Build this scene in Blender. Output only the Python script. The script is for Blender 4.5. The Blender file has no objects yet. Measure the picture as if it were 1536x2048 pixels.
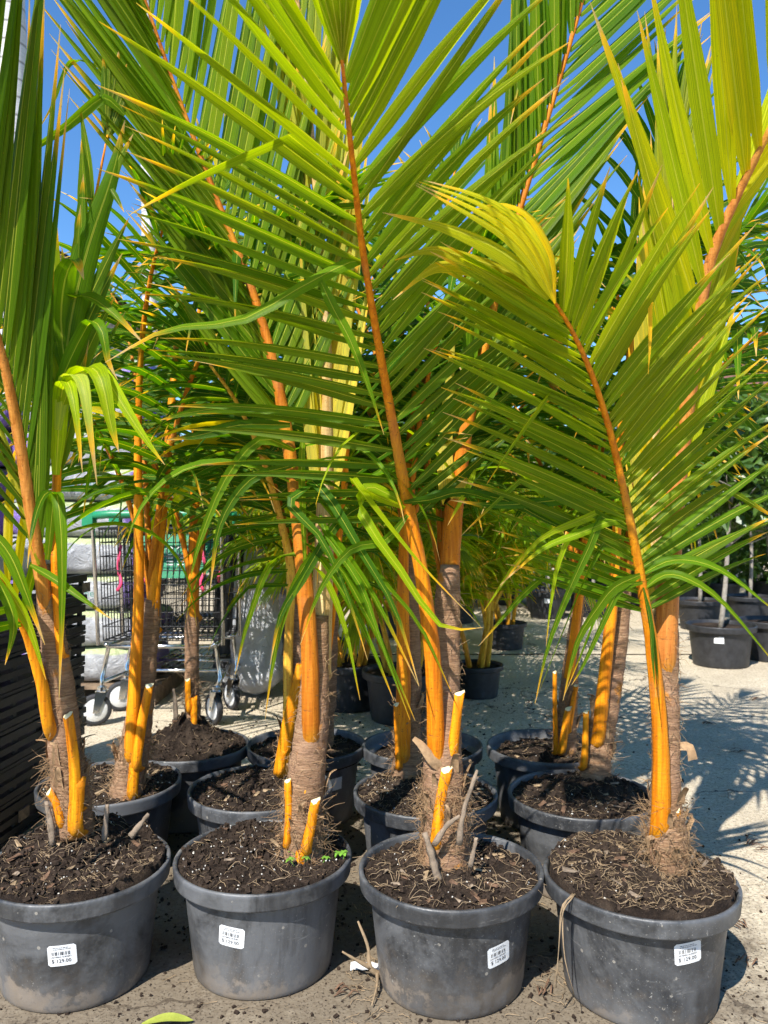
import bpy, math, random
from mathutils import Vector as V, noise, Matrix
R = random.Random(7)
scene = bpy.context.scene
COL = scene.collection
rad = math.radians

# ------------------------------------------------------------------ camera, sky, sun, exposure
F = 1600.0            # focal length in photograph pixels (1536 wide)
H = 1.02              # camera height
cam_d = bpy.data.cameras.new('camera'); cam = bpy.data.objects.new('camera', cam_d); COL.objects.link(cam)
cam_d.sensor_fit = 'HORIZONTAL'; cam_d.sensor_width = 36.0; cam_d.lens = 36.0 * F / 1536.0
cam_d.dof.use_dof = True; cam_d.dof.focus_distance = 1.75; cam_d.dof.aperture_fstop = 10.0
cam_d.clip_start = 0.05; cam_d.clip_end = 3000
cam.location = (0, 0, H); cam.rotation_euler = (rad(90), 0, 0)
scene.camera = cam
SUN_EL, SUN_AZ = 48.0, 27.0    # the sun stands behind the camera, to its left
sv = V((-math.sin(rad(SUN_AZ)) * math.cos(rad(SUN_EL)), -math.cos(rad(SUN_AZ)) * math.cos(rad(SUN_EL)), math.sin(rad(SUN_EL))))
world = bpy.data.worlds.new('World'); scene.world = world; world.use_nodes = True
wn = world.node_tree.nodes; wl = world.node_tree.links
for n in list(wn): wn.remove(n)
sky = wn.new('ShaderNodeTexSky'); sky.sky_type = 'NISHITA'; sky.sun_disc = False
sky.sun_elevation = rad(SUN_EL); sky.sun_rotation = math.atan2(sv.x, sv.y)
sky.air_density = 1.0; sky.dust_density = 0.0; sky.ozone_density = 6.0; sky.altitude = 100
bg = wn.new('ShaderNodeBackground'); bg.inputs['Strength'].default_value = 0.084
wo = wn.new('ShaderNodeOutputWorld')
hs = wn.new('ShaderNodeHueSaturation'); hs.inputs['Saturation'].default_value = 1.14; hs.inputs['Value'].default_value = 1.45
wl.new(sky.outputs[0], hs.inputs['Color']); wl.new(hs.outputs[0], bg.inputs[0]); wl.new(bg.outputs[0], wo.inputs[0])
sd = bpy.data.lights.new('sun', 'SUN'); sd.energy = 5.0; sd.angle = rad(0.5); sd.color = (1.0, 0.965, 0.91)
so = bpy.data.objects.new('sun', sd); COL.objects.link(so); so.location = sv * 20
so.rotation_euler = sv.to_track_quat('Z', 'Y').to_euler()
scene.view_settings.view_transform = 'Standard'; scene.view_settings.look = 'None'
scene.view_settings.exposure = 0.86; scene.view_settings.gamma = 1.0
scene.render.engine = 'CYCLES'
scene.cycles.use_denoising = True; scene.cycles.use_adaptive_sampling = True; scene.cycles.adaptive_threshold = 0.03
scene.cycles.max_bounces = 6; scene.cycles.diffuse_bounces = 3; scene.cycles.glossy_bounces = 3; scene.cycles.transmission_bounces = 4; scene.cycles.transparent_max_bounces = 4
scene.cycles.sample_clamp_indirect = 6.0

def P(px, py, d):
    """photograph pixel + distance along the view axis -> point in the place"""
    return V(((px - 768.0) / F * d, d, H - (py - 1024.0) / F * d))

# ------------------------------------------------------------------ materials
MATS = {}
class NT:
    def __init__(s, name):
        s.m = bpy.data.materials.new(name); s.m.use_nodes = True; s.t = s.m.node_tree
        for n in list(s.t.nodes): s.t.nodes.remove(n)
        s.out = s.t.nodes.new('ShaderNodeOutputMaterial'); MATS[name] = s.m
    def n(s, typ, **kw):
        n = s.t.nodes.new('ShaderNode' + typ)
        for k, v in kw.items():
            if k.startswith('i_'): n.inputs[k[2:].replace('_', ' ')].default_value = v
            else: setattr(n, k, v)
        return n
    def l(s, a, b): s.t.links.new(a, b)
    def noise(s, scale, detail=4, rough=.6, vec=None, dist=0):
        n = s.n('TexNoise', i_Scale=scale, i_Detail=detail, i_Roughness=rough, i_Distortion=dist)
        if vec: s.l(vec, n.inputs['Vector'])
        return n.outputs['Fac']
    def ramp(s, fac, stops):
        n = s.n('ValToRGB'); e = n.color_ramp.elements
        while len(e) < len(stops): e.new(.5)
        for k, (p, c) in enumerate(stops):
            e[k].position = p; e[k].color = (c if isinstance(c, tuple) else (c, c, c)) + (1,)
        s.l(fac, n.inputs[0]); return n.outputs[0]
    def mix(s, fac, a, b, mode='MIX'):
        n = s.n('Mix', data_type='RGBA', blend_type=mode)
        for sock, val in ((n.inputs[0], fac), (n.inputs[6], a), (n.inputs[7], b)):
            if isinstance(val, (int, float)): sock.default_value = val
            elif isinstance(val, tuple): sock.default_value = val + (1,)
            else: s.l(val, sock)
        return n.outputs[2]
    def math(s, op, a, b=0.0, c=None):
        n = s.n('Math', operation=op)
        for k, val in enumerate((a, b) if c is None else (a, b, c)):
            if isinstance(val, (int, float)): n.inputs[k].default_value = val
            else: s.l(val, n.inputs[k])
        return n.outputs[0]
    def bsdf(s, col, rough=.6, spec=.4, metal=0.0, bump=None, bstr=.3, bdist=.01):
        b = s.n('BsdfPrincipled'); b.inputs['Metallic'].default_value = metal
        b.inputs['Specular IOR Level'].default_value = spec
        if isinstance(col, tuple): b.inputs['Base Color'].default_value = col + (1,)
        else: s.l(col, b.inputs['Base Color'])
        if isinstance(rough, (int, float)): b.inputs['Roughness'].default_value = rough
        else: s.l(rough, b.inputs['Roughness'])
        if bump is not None:
            bn = s.n('Bump', i_Strength=bstr, i_Distance=bdist); s.l(bump, bn.inputs['Height'])
            s.l(bn.outputs[0], b.inputs['Normal'])
        return b
    def done(s, sh):
        s.l(sh if not hasattr(sh, 'outputs') else sh.outputs[0], s.out.inputs[0]); return s.m

def leaf_material(name, trans=.52, rough=.40, tip=(0.75, 0.36, 0.03), tip_at=.93):
    t = NT(name)
    oi = t.n('ObjectInfo'); uv = t.n('UVMap'); sep = t.n('SeparateXYZ'); t.l(uv.outputs[0], sep.inputs[0])
    u, v = sep.outputs[0], sep.outputs[1]
    col = oi.outputs['Color']
    # long parallel veins and blotches
    mp = t.n('Mapping'); mp.inputs['Scale'].default_value = (14, .35, 1); t.l(uv.outputs[0], mp.inputs[0])
    ve = t.n('TexNoise', noise_dimensions='4D', i_Scale=2.2, i_Detail=3); t.l(mp.outputs[0], ve.inputs['Vector'])
    w_ = t.math('MULTIPLY', oi.outputs['Random'], 60.0); t.l(w_, ve.inputs['W'])
    col = t.mix(t.ramp(ve.outputs['Fac'], [(.38, 0), (.62, 1)]), t.mix(1.0, col, (.78, .84, .9), 'MULTIPLY'), t.mix(1.0, col, (1.35, 1.28, .9), 'MULTIPLY'))
    tc = t.n('TexCoord')
    bl = t.noise(9, 3, .6, tc.outputs['Object'])
    col = t.mix(t.ramp(bl, [(.45, 0), (.8, .5)]), col, t.mix(1.0, col, (1.2, 1.15, .7), 'MULTIPLY'))
    spt = t.noise(210, 2, .5, tc.outputs['Object']); col = t.mix(t.ramp(spt, [(.70, 0), (.75, .6)]), col, (.20, .15, .03))
    mid = t.math('LESS_THAN', t.math('ABSOLUTE', t.math('SUBTRACT', u, .5)), .035)
    col = t.mix(t.math('MULTIPLY', mid, .55), col, (.42, .42, .08))
    # yellowed, then dried tip
    tn = t.math('ADD', v, t.math('MULTIPLY', t.math('SUBTRACT', oi.outputs['Random'], .5), .16))
    tn = t.math('ADD', tn, t.math('MULTIPLY', t.math('ABSOLUTE', t.math('SUBTRACT', u, .5)), .06))
    col = t.mix(t.ramp(tn, [(tip_at - .08, 0), (tip_at + .07, 1)]), col, tip)
    col = t.mix(t.ramp(tn, [(.955, 0), (.99, 1)]), col, (.42, .30, .17))
    fine = t.math('SINE', t.math('MULTIPLY', u, 95.0))
    b = t.bsdf(t.mix(1.0, col, (1.52, 1.45, 1.0), 'MULTIPLY'), rough, .16, bump=fine, bstr=.30, bdist=.002)
    tr = t.n('BsdfTranslucent'); t.l(t.mix(1.0, col, (2.85, 2.6, .2), 'MULTIPLY'), tr.inputs[0])
    mx = t.n('MixShader', i_Fac=trans); t.l(b.outputs[0], mx.inputs[1]); t.l(tr.outputs[0], mx.inputs[2])
    return t.done(mx)
leaf_material('leaf')
leaf_material('dry_leaf', .2, .7, (.35, .25, .14), .7)

def m_petiole():
    t = NT('petiole'); tc = t.n('TexCoord'); oi = t.n('ObjectInfo')
    v = tc.outputs['Object']
    mp = t.n('Mapping'); mp.inputs['Scale'].default_value = (90, 90, 4); t.l(v, mp.inputs[0])
    mh = t.n('Mapping'); mh.inputs['Scale'].default_value = (40, 40, 150); t.l(v, mh.inputs[0])
    st = t.noise(1.0, 5, .65, mp.outputs[0]); sp = t.noise(230, 2, .5, v); bl = t.noise(7, 4, .65, v); sc = t.noise(1.1, 3, .6, mh.outputs[0]); gr = t.noise(3.2, 2, .5, v)
    base = oi.outputs['Color']
    col = t.mix(t.ramp(st, [(.36, 0), (.64, 1)]), t.mix(1.0, base, (.70, .56, .5), 'MULTIPLY'), t.mix(1.0, base, (1.12, 1.22, 1.6), 'MULTIPLY'))
    col = t.mix(t.ramp(gr, [(.50, 0), (.70, .55)]), col, (.52, .33, .01))
    col = t.mix(t.ramp(bl, [(.54, 0), (.70, .6)]), col, (.36, .15, .045))
    col = t.mix(t.ramp(sc, [(.66, 0), (.71, .75)]), col, (.16, .065, .02))
    col = t.mix(t.ramp(sp, [(.65, 0), (.70, .7)]), col, (.14, .05, .015))
    t.done(t.bsdf(col, t.ramp(bl, [(.3, .50), (.7, .75)]), .18, bump=t.math('SUBTRACT', st, t.math('MULTIPLY', sc, .5)), bstr=.8, bdist=.003))
m_petiole()
def m_simple(name, col, rough=.6, spec=.4, metal=0.0, var=.3, scale=12, bstr=.2, bd=.004):
    t = NT(name); tc = t.n('TexCoord'); n1 = t.noise(scale, 5, .65, tc.outputs['Object'])
    c = t.mix(t.ramp(n1, [(.3, 0), (.7, 1)]), tuple(x * (1 - var) for x in col), tuple(min(1, x * (1 + var)) for x in col))
    n2 = t.noise(scale * 9, 3, .6, tc.outputs['Object'])
    t.done(t.bsdf(c, rough, spec, metal, n2, bstr, bd))
m_simple('cut_face', (.72, .62, .36), .7)
m_simple('fibre', (.30, .19, .10), .8, .2, 0, .5, 40)
m_simple('straw', (.27, .19, .11), .8, .2, 0, .55, 30)
m_simple('root', (.26, .185, .11), .85, .2, 0, .3, 40)
m_simple('bark_chip', (.13, .075, .045), .85, .2, 0, .7, 60, .5, .003)
m_simple('dead_stick', (.22, .165, .115), .8, .25, 0, .45, 40, .5, .003)
m_simple('crumb', (.034, .023, .016), .95, .15, 0, .6, 200)
m_simple('perlite', (.55, .52, .46), .9, .2, 0, .3, 90)
m_simple('black_plastic', (.012, .012, .013), .45, .5, 0, .4, 30)
m_simple('far_pot', (.022, .022, .024), .5, .5, 0, .5, 25)
m_simple('paper', (.66, .66, .65), .6, .3, 0, .05, 60)
m_simple('ink', (.02, .02, .022), .7, .2, 0, .1)
m_simple('chrome', (.62, .62, .62), .18, .6, 1.0, .1, 40, .05)
m_simple('rubber', (.035, .035, .037), .7, .3)
m_simple('wheel_white', (.62, .62, .60), .5, .4, 0, .12, 50)
m_simple('wire_black', (.012, .012, .012), .5, .4)
m_simple('green_plastic', (.010, .20, .085), .4, .5, 0, .15)
m_simple('pink_strap', (.62, .05, .13), .6, .3)
m_simple('white_print', (.7, .75, .72), .6)
m_simple('green_print', (.08, .22, .17), .7)
m_simple('yellow_rope', (.75, .38, .02), .6)
m_simple('citrus_bark', (.26, .23, .19), .85, .2, 0, .4, 40, .5)
m_simple('weed', (.13, .28, .03), .45, .4, 0, .2)
m_simple('fallen_leaf', (.30, .33, .05), .6, .4, 0, .3)
m_simple('brown_leaf', (.45, .18, .05), .7, .2)
m_simple('brick', (.36, .13, .075), .9, .2, 0, .3, 25)
m_simple('mortar', (.42, .38, .33), .95, .1)
m_simple('fascia', (.035, .022, .018), .6)
m_simple('roof_tile', (.16, .075, .055), .8, .2, 0, .35, 30)
m_simple('render_wall', (.62, .55, .44), .9, .2, 0, .1)
m_simple('glass_dark', (.02, .025, .03), .08, .6)
m_simple('timber', (.20, .14, .09), .8, .2, 0, .4, 20)

def m_trunk():
    t = NT('trunk'); tc = t.n('TexCoord'); v = tc.outputs['Object']
    mp = t.n('Mapping'); mp.inputs['Scale'].default_value = (12, 12, 130); mp.inputs['Rotation'].default_value = (.18, .12, 0); t.l(v, mp.inputs[0])
    a = t.noise(1.6, 5, .7, mp.outputs[0], 1.2); b_ = t.noise(9, 4, .6, v); c_ = t.noise(160, 3, .6, v)
    col = t.ramp(a, [(.28, (.070, .036, .018)), (.5, (.26, .145, .075)), (.74, (.50, .33, .19))])
    col = t.mix(t.ramp(b_, [(.4, 0), (.7, .6)]), col, (.34, .20, .13))
    col = t.mix(t.ramp(b_, [(.60, 0), (.66, .85)]), col, (.52, .20, .02))
    h = t.math('ADD', a, t.math('MULTIPLY', c_, .4))
    t.done(t.bsdf(col, .85, .2, bump=h, bstr=.9, bdist=.006))
m_trunk()
def m_pot():
    t = NT('pot'); tc = t.n('TexCoord'); v = tc.outputs['Object']; oi = t.n('ObjectInfo')
    off = t.n('VectorMath', operation='ADD'); t.l(v, off.inputs[0])
    cm = t.n('CombineXYZ'); t.l(t.math('MULTIPLY', oi.outputs['Random'], 37.0), cm.inputs[0]); t.l(cm.outputs[0], off.inputs[1])
    v2 = off.outputs[0]
    sep = t.n('SeparateXYZ'); t.l(v, sep.inputs[0]); z = sep.outputs[2]
    big = t.noise(5, 4, .6, v2); med = t.noise(34, 5, .7, v2); spk = t.noise(240, 2, .5, v2)
    mp = t.n('Mapping'); mp.inputs['Scale'].default_value = (34, 34, 2.5); t.l(v2, mp.inputs[0])
    run = t.noise(1, 4, .6, mp.outputs[0])
    col = t.mix(t.ramp(big, [(.32, 0), (.68, 1)]), (.013, .0135, .0142), (.040, .041, .0435))
    col = t.mix(t.ramp(run, [(.45, 0), (.75, .5)]), col, (.080, .081, .083))
    col = t.mix(t.ramp(med, [(.50, 0), (.75, .6)]), col, (.115, .112, .106))
    # splashed clay specks and dried mud near the base
    pm = t.noise(3.2, 3, .6, v2); spl = t.math('MULTIPLY', t.ramp(spk, [(.655, 0), (.72, 1)]), t.ramp(pm, [(.45, 0), (.70, .8)]))
    col = t.mix(spl, col, (.36, .345, .31))
    mp2 = t.n('Mapping'); mp2.inputs['Scale'].default_value = (9, 9, 60); mp2.inputs['Rotation'].default_value = (.5, .3, 0); t.l(v2, mp2.inputs[0]); scr = t.noise(1.5, 4, .7, mp2.outputs[0])
    col = t.mix(t.math('MULTIPLY', t.ramp(scr, [(.62, 0), (.66, 1)]), t.ramp(big, [(.5, 0), (.62, .45)])), col, (.30, .29, .27))
    zz = t.math('ADD', t.math('ADD', z, t.math('MULTIPLY', t.math('SUBTRACT', .45, oi.outputs['Random']), .07)), t.math('MULTIPLY', t.math('SUBTRACT', big, .5), .34))
    zz = t.math('ADD', zz, t.math('MULTIPLY', t.math('SUBTRACT', med, .5), .16))
    col = t.mix(t.math('MULTIPLY', t.ramp(zz, [(.012, .9), (.030, .3), (.08, 0)]), t.ramp(pm, [(.40, .25), (.60, 1)])), col, (.23, .185, .14))
    hz = t.noise(2.6, 5, .7, v2, 1.5); col = t.mix(t.ramp(hz, [(.44, 0), (.60, .75)]), col, (.125, .127, .13))
    vo = t.n('TexVoronoi', i_Scale=26.0); t.l(v2, vo.inputs['Vector'])
    sc = t.math('MULTIPLY', t.math('LESS_THAN', vo.outputs['Distance'], .10), t.ramp(med, [(.48, 0), (.52, 1)]))
    col = t.mix(t.math('MULTIPLY', sc, .6), col, (.32, .29, .24))
    h = t.math('ADD', t.math('MULTIPLY', med, .6), big)
    t.done(t.bsdf(col, t.ramp(med, [(.3, .38), (.7, .65)]), .6, bump=h, bstr=.35, bdist=.006))
m_pot()
def m_soil():
    t = NT('soil'); tc = t.n('TexCoord'); v = tc.outputs['Object']
    a = t.noise(60, 6, .75, v); b_ = t.noise(11, 4, .6, v); c_ = t.noise(320, 2, .6, v)
    col = t.ramp(a, [(.3, (.010, .007, .005)), (.55, (.030, .020, .014)), (.75, (.078, .054, .037))])
    col = t.mix(t.ramp(b_, [(.46, 0), (.72, .7)]), col, (.105, .075, .052))
    col = t.mix(t.ramp(c_, [(.70, 0), (.74, .7)]), col, (.22, .17, .12))
    t.done(t.bsdf(col, .95, .15, bump=t.math('ADD', a, t.math('MULTIPLY', c_, .5)), bstr=1.0, bdist=.012))
m_soil()
def m_concrete():
    t = NT('concrete'); tc = t.n('TexCoord'); v = tc.outputs['Object']
    big = t.noise(.9, 5, .6, v); med = t.noise(6, 5, .65, v); fine = t.noise(70, 5, .7, v); pit = t.noise(160, 3, .55, v)
    col = t.ramp(fine, [(.3, (.26, .215, .15)), (.5, (.55, .465, .335)), (.72, (.76, .67, .50))])
    col = t.mix(t.ramp(med, [(.4, 0), (.75, .65)]), col, (.36, .30, .21))
    col = t.mix(t.ramp(big, [(.45, 0), (.7, .55)]), col, (.34, .275, .19))
    col = t.mix(t.ramp(pit, [(.60, 0), (.66, .85)]), col, (.06, .05, .04))
    # hairline cracks
    dv = t.n('VectorMath', operation='ADD'); t.l(v, dv.inputs[0])
    nz = t.n('TexNoise', i_Scale=5.0, i_Detail=5.0); t.l(v, nz.inputs['Vector'])
    sc = t.n('VectorMath', operation='SCALE'); t.l(nz.outputs['Color'], sc.inputs[0]); sc.inputs['Scale'].default_value = .35; t.l(sc.outputs[0], dv.inputs[1])
    vo = t.n('TexVoronoi', feature='DISTANCE_TO_EDGE', i_Scale=.9); t.l(dv.outputs[0], vo.inputs['Vector'])
    crk = t.math('MULTIPLY', t.math('LESS_THAN', vo.outputs['Distance'], .0045), t.ramp(med, [(.42, 0), (.5, 1)]))
    col = t.mix(t.math('MULTIPLY', crk, .8), col, (.05, .042, .035))
    # soil washed out round the pot rows
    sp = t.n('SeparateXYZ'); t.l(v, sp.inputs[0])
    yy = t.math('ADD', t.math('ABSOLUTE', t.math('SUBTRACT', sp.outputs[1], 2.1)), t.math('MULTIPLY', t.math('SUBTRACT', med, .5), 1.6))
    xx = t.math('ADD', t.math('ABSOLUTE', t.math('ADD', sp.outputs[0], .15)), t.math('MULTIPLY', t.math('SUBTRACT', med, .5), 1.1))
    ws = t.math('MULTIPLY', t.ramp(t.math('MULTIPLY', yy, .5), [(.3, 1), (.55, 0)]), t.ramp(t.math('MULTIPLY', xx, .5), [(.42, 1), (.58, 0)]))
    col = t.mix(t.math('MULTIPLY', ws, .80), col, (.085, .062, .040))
    h = t.math('SUBTRACT', t.math('MULTIPLY', fine, .7), t.math('MULTIPLY', t.ramp(pit, [(.58, 0), (.66, 1)]), .8))
    t.done(t.bsdf(col, .92, .2, bump=t.math('SUBTRACT', h, crk), bstr=.7, bdist=.006))
m_concrete()
def m_bag():
    t = NT('mulch_bag'); tc = t.n('TexCoord'); v = tc.outputs['Object']
    sp = t.n('SeparateXYZ'); t.l(tc.outputs['Generated'], sp.inputs[0])
    a = t.noise(4, 4, .6, v); cr = t.noise(11, 5, .7, v, 2.0)
    col = t.mix(t.ramp(a, [(.3, 0), (.7, 1)]), (.20, .205, .22), (.40, .40, .40))
    e = t.math('ADD', t.math('ABSOLUTE', t.math('SUBTRACT', sp.outputs[0], .5)), t.math('MULTIPLY', t.math('SUBTRACT', a, .5), .10))
    col = t.mix(t.ramp(e, [(.33, 0), (.35, 1)]), col, (.19, .12, .36))
    e2 = t.math('ADD', sp.outputs[2], t.math('MULTIPLY', a, .3))
    col = t.mix(t.ramp(e2, [(.93, 0), (.97, .8)]), col, (.42, .48, .20))
    t.done(t.bsdf(col, .28, .5, bump=cr, bstr=.8, bdist=.03))
m_bag()
def m_wrap():
    t = NT('plastic_wrap'); tc = t.n('TexCoord'); v = tc.outputs['Object']
    cr = t.noise(9, 6, .75, v, 3.0); a = t.noise(5, 3, .5, v)
    col = t.mix(t.ramp(a, [(.35, 0), (.7, 1)]), (.62, .63, .65), (.86, .87, .88))
    t.done(t.bsdf(col, .12, .7, bump=cr, bstr=1.0, bdist=.05))
m_wrap()
def m_palm_bark():
    t = NT('pale_palm_bark'); tc = t.n('TexCoord'); v = tc.outputs['Object']
    mp = t.n('Mapping'); mp.inputs['Scale'].default_value = (1, 1, 9); t.l(v, mp.inputs[0])
    w = t.n('TexWave', wave_type='BANDS', bands_direction='Z', i_Scale=2.3, i_Distortion=1.6); t.l(v, w.inputs['Vector'])
    a = t.noise(18, 4, .6, mp.outputs[0])
    col = t.mix(t.ramp(a, [(.3, 0), (.7, 1)]), (.40, .39, .37), (.60, .59, .57))
    col = t.mix(t.ramp(w.outputs['Fac'], [(.0, .8), (.07, 0)]), col, (.13, .12, .11))
    t.done(t.bsdf(col, .85, .2, bump=a, bstr=.4))
m_palm_bark()
def m_shrub():
    t = NT('shrub_leaf'); oi = t.n('ObjectInfo'); g = t.n('NewGeometry')
    tc = t.n('TexCoord'); a = t.noise(7, 3, .6, tc.outputs['Object'])
    rnd = g.outputs['Random Per Island']
    col = t.mix(rnd, (.030, .075, .012), (.085, .16, .020)); col = t.mix(t.ramp(a, [(.45, 0), (.8, .6)]), col, (.13, .20, .03))
    b = t.bsdf(col, .35, .5)
    tr = t.n('BsdfTranslucent'); t.l(t.mix(1.0, col, (1.8, 1.7, .6), 'MULTIPLY'), tr.inputs[0])
    mx = t.n('MixShader', i_Fac=.3); t.l(b.outputs[0], mx.inputs[1]); t.l(tr.outputs[0], mx.inputs[2]); t.done(mx)
m_shrub()

# ------------------------------------------------------------------ mesh helpers
ORG = {}     # world origin of every object (no rotations are used on parents)
class MB:
    def __init__(s): s.v = []; s.f = []; s.uv = None
    def quad_strip(s, rows, close=False):
        """rows: list of rows of points; joins neighbouring rows"""
        b = len(s.v); n = len(rows[0])
        for r in rows: s.v.extend(r)
        for i in range(len(rows) - 1):
            for j in range(n if close else n - 1):
                k = (j + 1) % n
                s.f.append((b + i * n + j, b + i * n + k, b + (i + 1) * n + k, b + (i + 1) * n + j))
        return b
    def tube(s, pts, rads, n=8, caps=True, flat=1.0, hint=None, tri=0.0):
        rows = []; prev = None
        for i, p in enumerate(pts):
            t = (pts[min(i + 1, len(pts) - 1)] - pts[max(i - 1, 0)]).normalized()
            if prev is None:
                h = hint or (V((1, 0, 0)) if abs(t.x) < .9 else V((0, 1, 0)))
            else: h = prev
            a = (h - t * h.dot(t)).normalized(); c = t.cross(a); prev = a
            r = rads[i] if isinstance(rads, (list, tuple)) else rads
            rows.append([p + (a * math.cos(2 * math.pi * j / n) + c * (flat * math.sin(2 * math.pi * j / n))) * (r * (1 + tri * math.sin(3 * 2 * math.pi * j / n))) for j in range(n)])
        b = s.quad_strip(rows, True)
        if caps:
            s.f.append(tuple(b + j for j in reversed(range(n))))
            e = b + (len(pts) - 1) * n; s.f.append(tuple(e + j for j in range(n)))
    def box(s, c, sz, M=None):
        b = len(s.v); c = V(c)
        for dx in (-.5, .5):
            for dy in (-.5, .5):
                for dz in (-.5, .5):
                    q = V((dx * sz[0], dy * sz[1], dz * sz[2]))
                    if M: q = M @ q
                    s.v.append(c + q)
        for f in ((0, 1, 3, 2), (4, 6, 7, 5), (0, 4, 5, 1), (2, 3, 7, 6), (0, 2, 6, 4), (1, 5, 7, 3)): s.f.append(tuple(b + k for k in f))
    def lathe(s, prof, c, n=48, wob=None):
        rows = []
        for (r, z) in prof:
            rows.append([V((c[0] + (r + (wob(j / n, z) if wob else 0)) * math.cos(2 * math.pi * j / n), c[1] + (r + (wob(j / n, z) if wob else 0)) * math.sin(2 * math.pi * j / n), c[2] + z)) for j in range(n)])
        return s.quad_strip(rows, True)
    def build(s, name, mat, parent=None, origin=None, smooth=True, color=None):
        me = bpy.data.meshes.new(name)
        o_ = V(origin) if origin is not None else (ORG[parent.name].copy() if parent else V((0, 0, 0)))
        me.from_pydata([tuple(p - o_) for p in s.v], [], s.f)
        if smooth: me.polygons.foreach_set('use_smooth', [True] * len(me.polygons))
        if s.uv:
            ul = me.uv_layers.new(name='UVMap'); li = [0] * len(me.loops); me.loops.foreach_get('vertex_index', li)
            fl = []
            for k in li: fl.extend(s.uv[k])
            ul.data.foreach_set('uv', fl)
        me.materials.append(MATS[mat])
        return link(name, me, parent, o_, color)
def link(name, me, parent, o_, color=None):
    o = bpy.data.objects.new(name, me); COL.objects.link(o)
    if parent: o.parent = parent; o.location = V(o_) - ORG[parent.name]
    else: o.location = o_
    ORG[o.name] = V(o_)
    if color: o.color = tuple(color) + (1,)
    return o
def thing(name, loc, label, cat, group=None):
    o = bpy.data.objects.new(name, None); COL.objects.link(o); o.location = loc; o.empty_display_size = .1
    ORG[o.name] = V(loc); return tag(o, label, cat, group)
def tag(o, label, cat, group=None):
    o['label'] = label; o['category'] = cat
    if group: o['group'] = group
    return o
def stuff(o): o['kind'] = 'stuff'; return o
def spline(pts, n):
    """Catmull-Rom resampled to n+1 points"""
    q = [pts[0] * 2 - pts[1]] + list(pts) + [pts[-1] * 2 - pts[-2]]
    out = []; m = len(pts) - 1
    for i in range(n + 1):
        t = i / n * m; k = min(int(t), m - 1); t -= k
        a, b, c, d = q[k], q[k + 1], q[k + 2], q[k + 3]
        out.append(.5 * ((2 * b) + (c - a) * t + (2 * a - 5 * b + 4 * c - d) * t * t + (3 * b - a - 3 * c + d) * t ** 3))
    return out
def lerp(a, b, t): return a + (b - a) * t
def prof3(tab, t):
    """piecewise-linear table of values spread evenly over 0..1"""
    if isinstance(tab, (int, float)): return tab
    x = t * (len(tab) - 1); k = min(int(x), len(tab) - 2); return lerp(tab[k], tab[k + 1], x - k)
def jit(a): return R.uniform(-a, a)
def text_mesh(txt, size):
    cu = bpy.data.curves.new('t', 'FONT'); cu.body = txt; cu.size = size; cu.align_x = 'CENTER'; cu.resolution_u = 2
    ob = bpy.data.objects.new('t', cu); COL.objects.link(ob); bpy.context.view_layer.update()
    me = bpy.data.meshes.new_from_object(ob.evaluated_get(bpy.context.evaluated_depsgraph_get()))
    vs = [v.co.copy() for v in me.vertices]; fs = [tuple(p.vertices) for p in me.polygons]
    bpy.data.objects.remove(ob); bpy.data.meshes.remove(me); bpy.data.curves.remove(cu)
    return vs, fs

# ------------------------------------------------------------------ leaflets and fronds
GREEN = (.074, .150, .004); DEEP = (.036, .095, .006); LIME = (.18, .265, .005); YEL = (.34, .30, .008); PALE = (.42, .36, .09)
def leaf_rows(mb, pts, wdir, W, fold=.45, twist=0.0, prof=None, fixed=False):
    """adds one blade along pts to mb (midrib raised, V fold) with its own uv"""
    n = len(pts) - 1; rows = []
    if mb.uv is None: mb.uv = []
    w = wdir
    for i, p in enumerate(pts):
        s = i / n
        t = (pts[min(i + 1, n)] - pts[max(i - 1, 0)]).normalized()
        if fixed: w = wdir
        w = (w - t * w.dot(t))
        w = w.normalized() if w.length > 1e-5 else t.orthogonal().normalized()
        nn = t.cross(w)
        a = twist * s
        w2 = w * math.cos(a) + nn * math.sin(a); n2 = t.cross(w2)
        k = (min(1.0, .42 + s * 3.4) * min(1.0, (1.0 - s) * 1.9) ** .85) if prof is None else prof(s)
        hw = max(W * .5 * k, .0005)
        e = n2 * (hw * math.sin(fold))
        rows.append([p - w2 * (hw * math.cos(fold)) + e, p + V((0, 0, 0)), p + w2 * (hw * math.cos(fold)) + e])
        mb.uv.extend([(0, s), (.5, s), (1, s)])
    mb.quad_strip(rows)
def grow(base, d, L, droop, n=8, kink=None, bend=V((0, 0, 0))):
    pts = [base.copy()]; d = d.normalized(); p = base.copy()
    for i in range(n):
        s = (i + 1) / n
        d = (d + V((0, 0, -1)) * (droop * s / n * 2.0) + bend * (1.0 / n))
        if kink and abs(s - kink[0]) < .5 / n + 1e-6: d = d + V((0, 0, -kink[1]))
        d.normalize(); p = p + d * (L / n); pts.append(p.copy())
    return pts
def vary(c, a=.18, warm=.12):
    k = 1 + jit(a); w = jit(warm)
    return (max(.004, c[0] * k * (1 + w * 1.6)), max(.004, c[1] * k * (1 + w * .4)), max(.003, c[2] * k * (1 - w)))
PETI = (.70, .235, .002)
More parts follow.
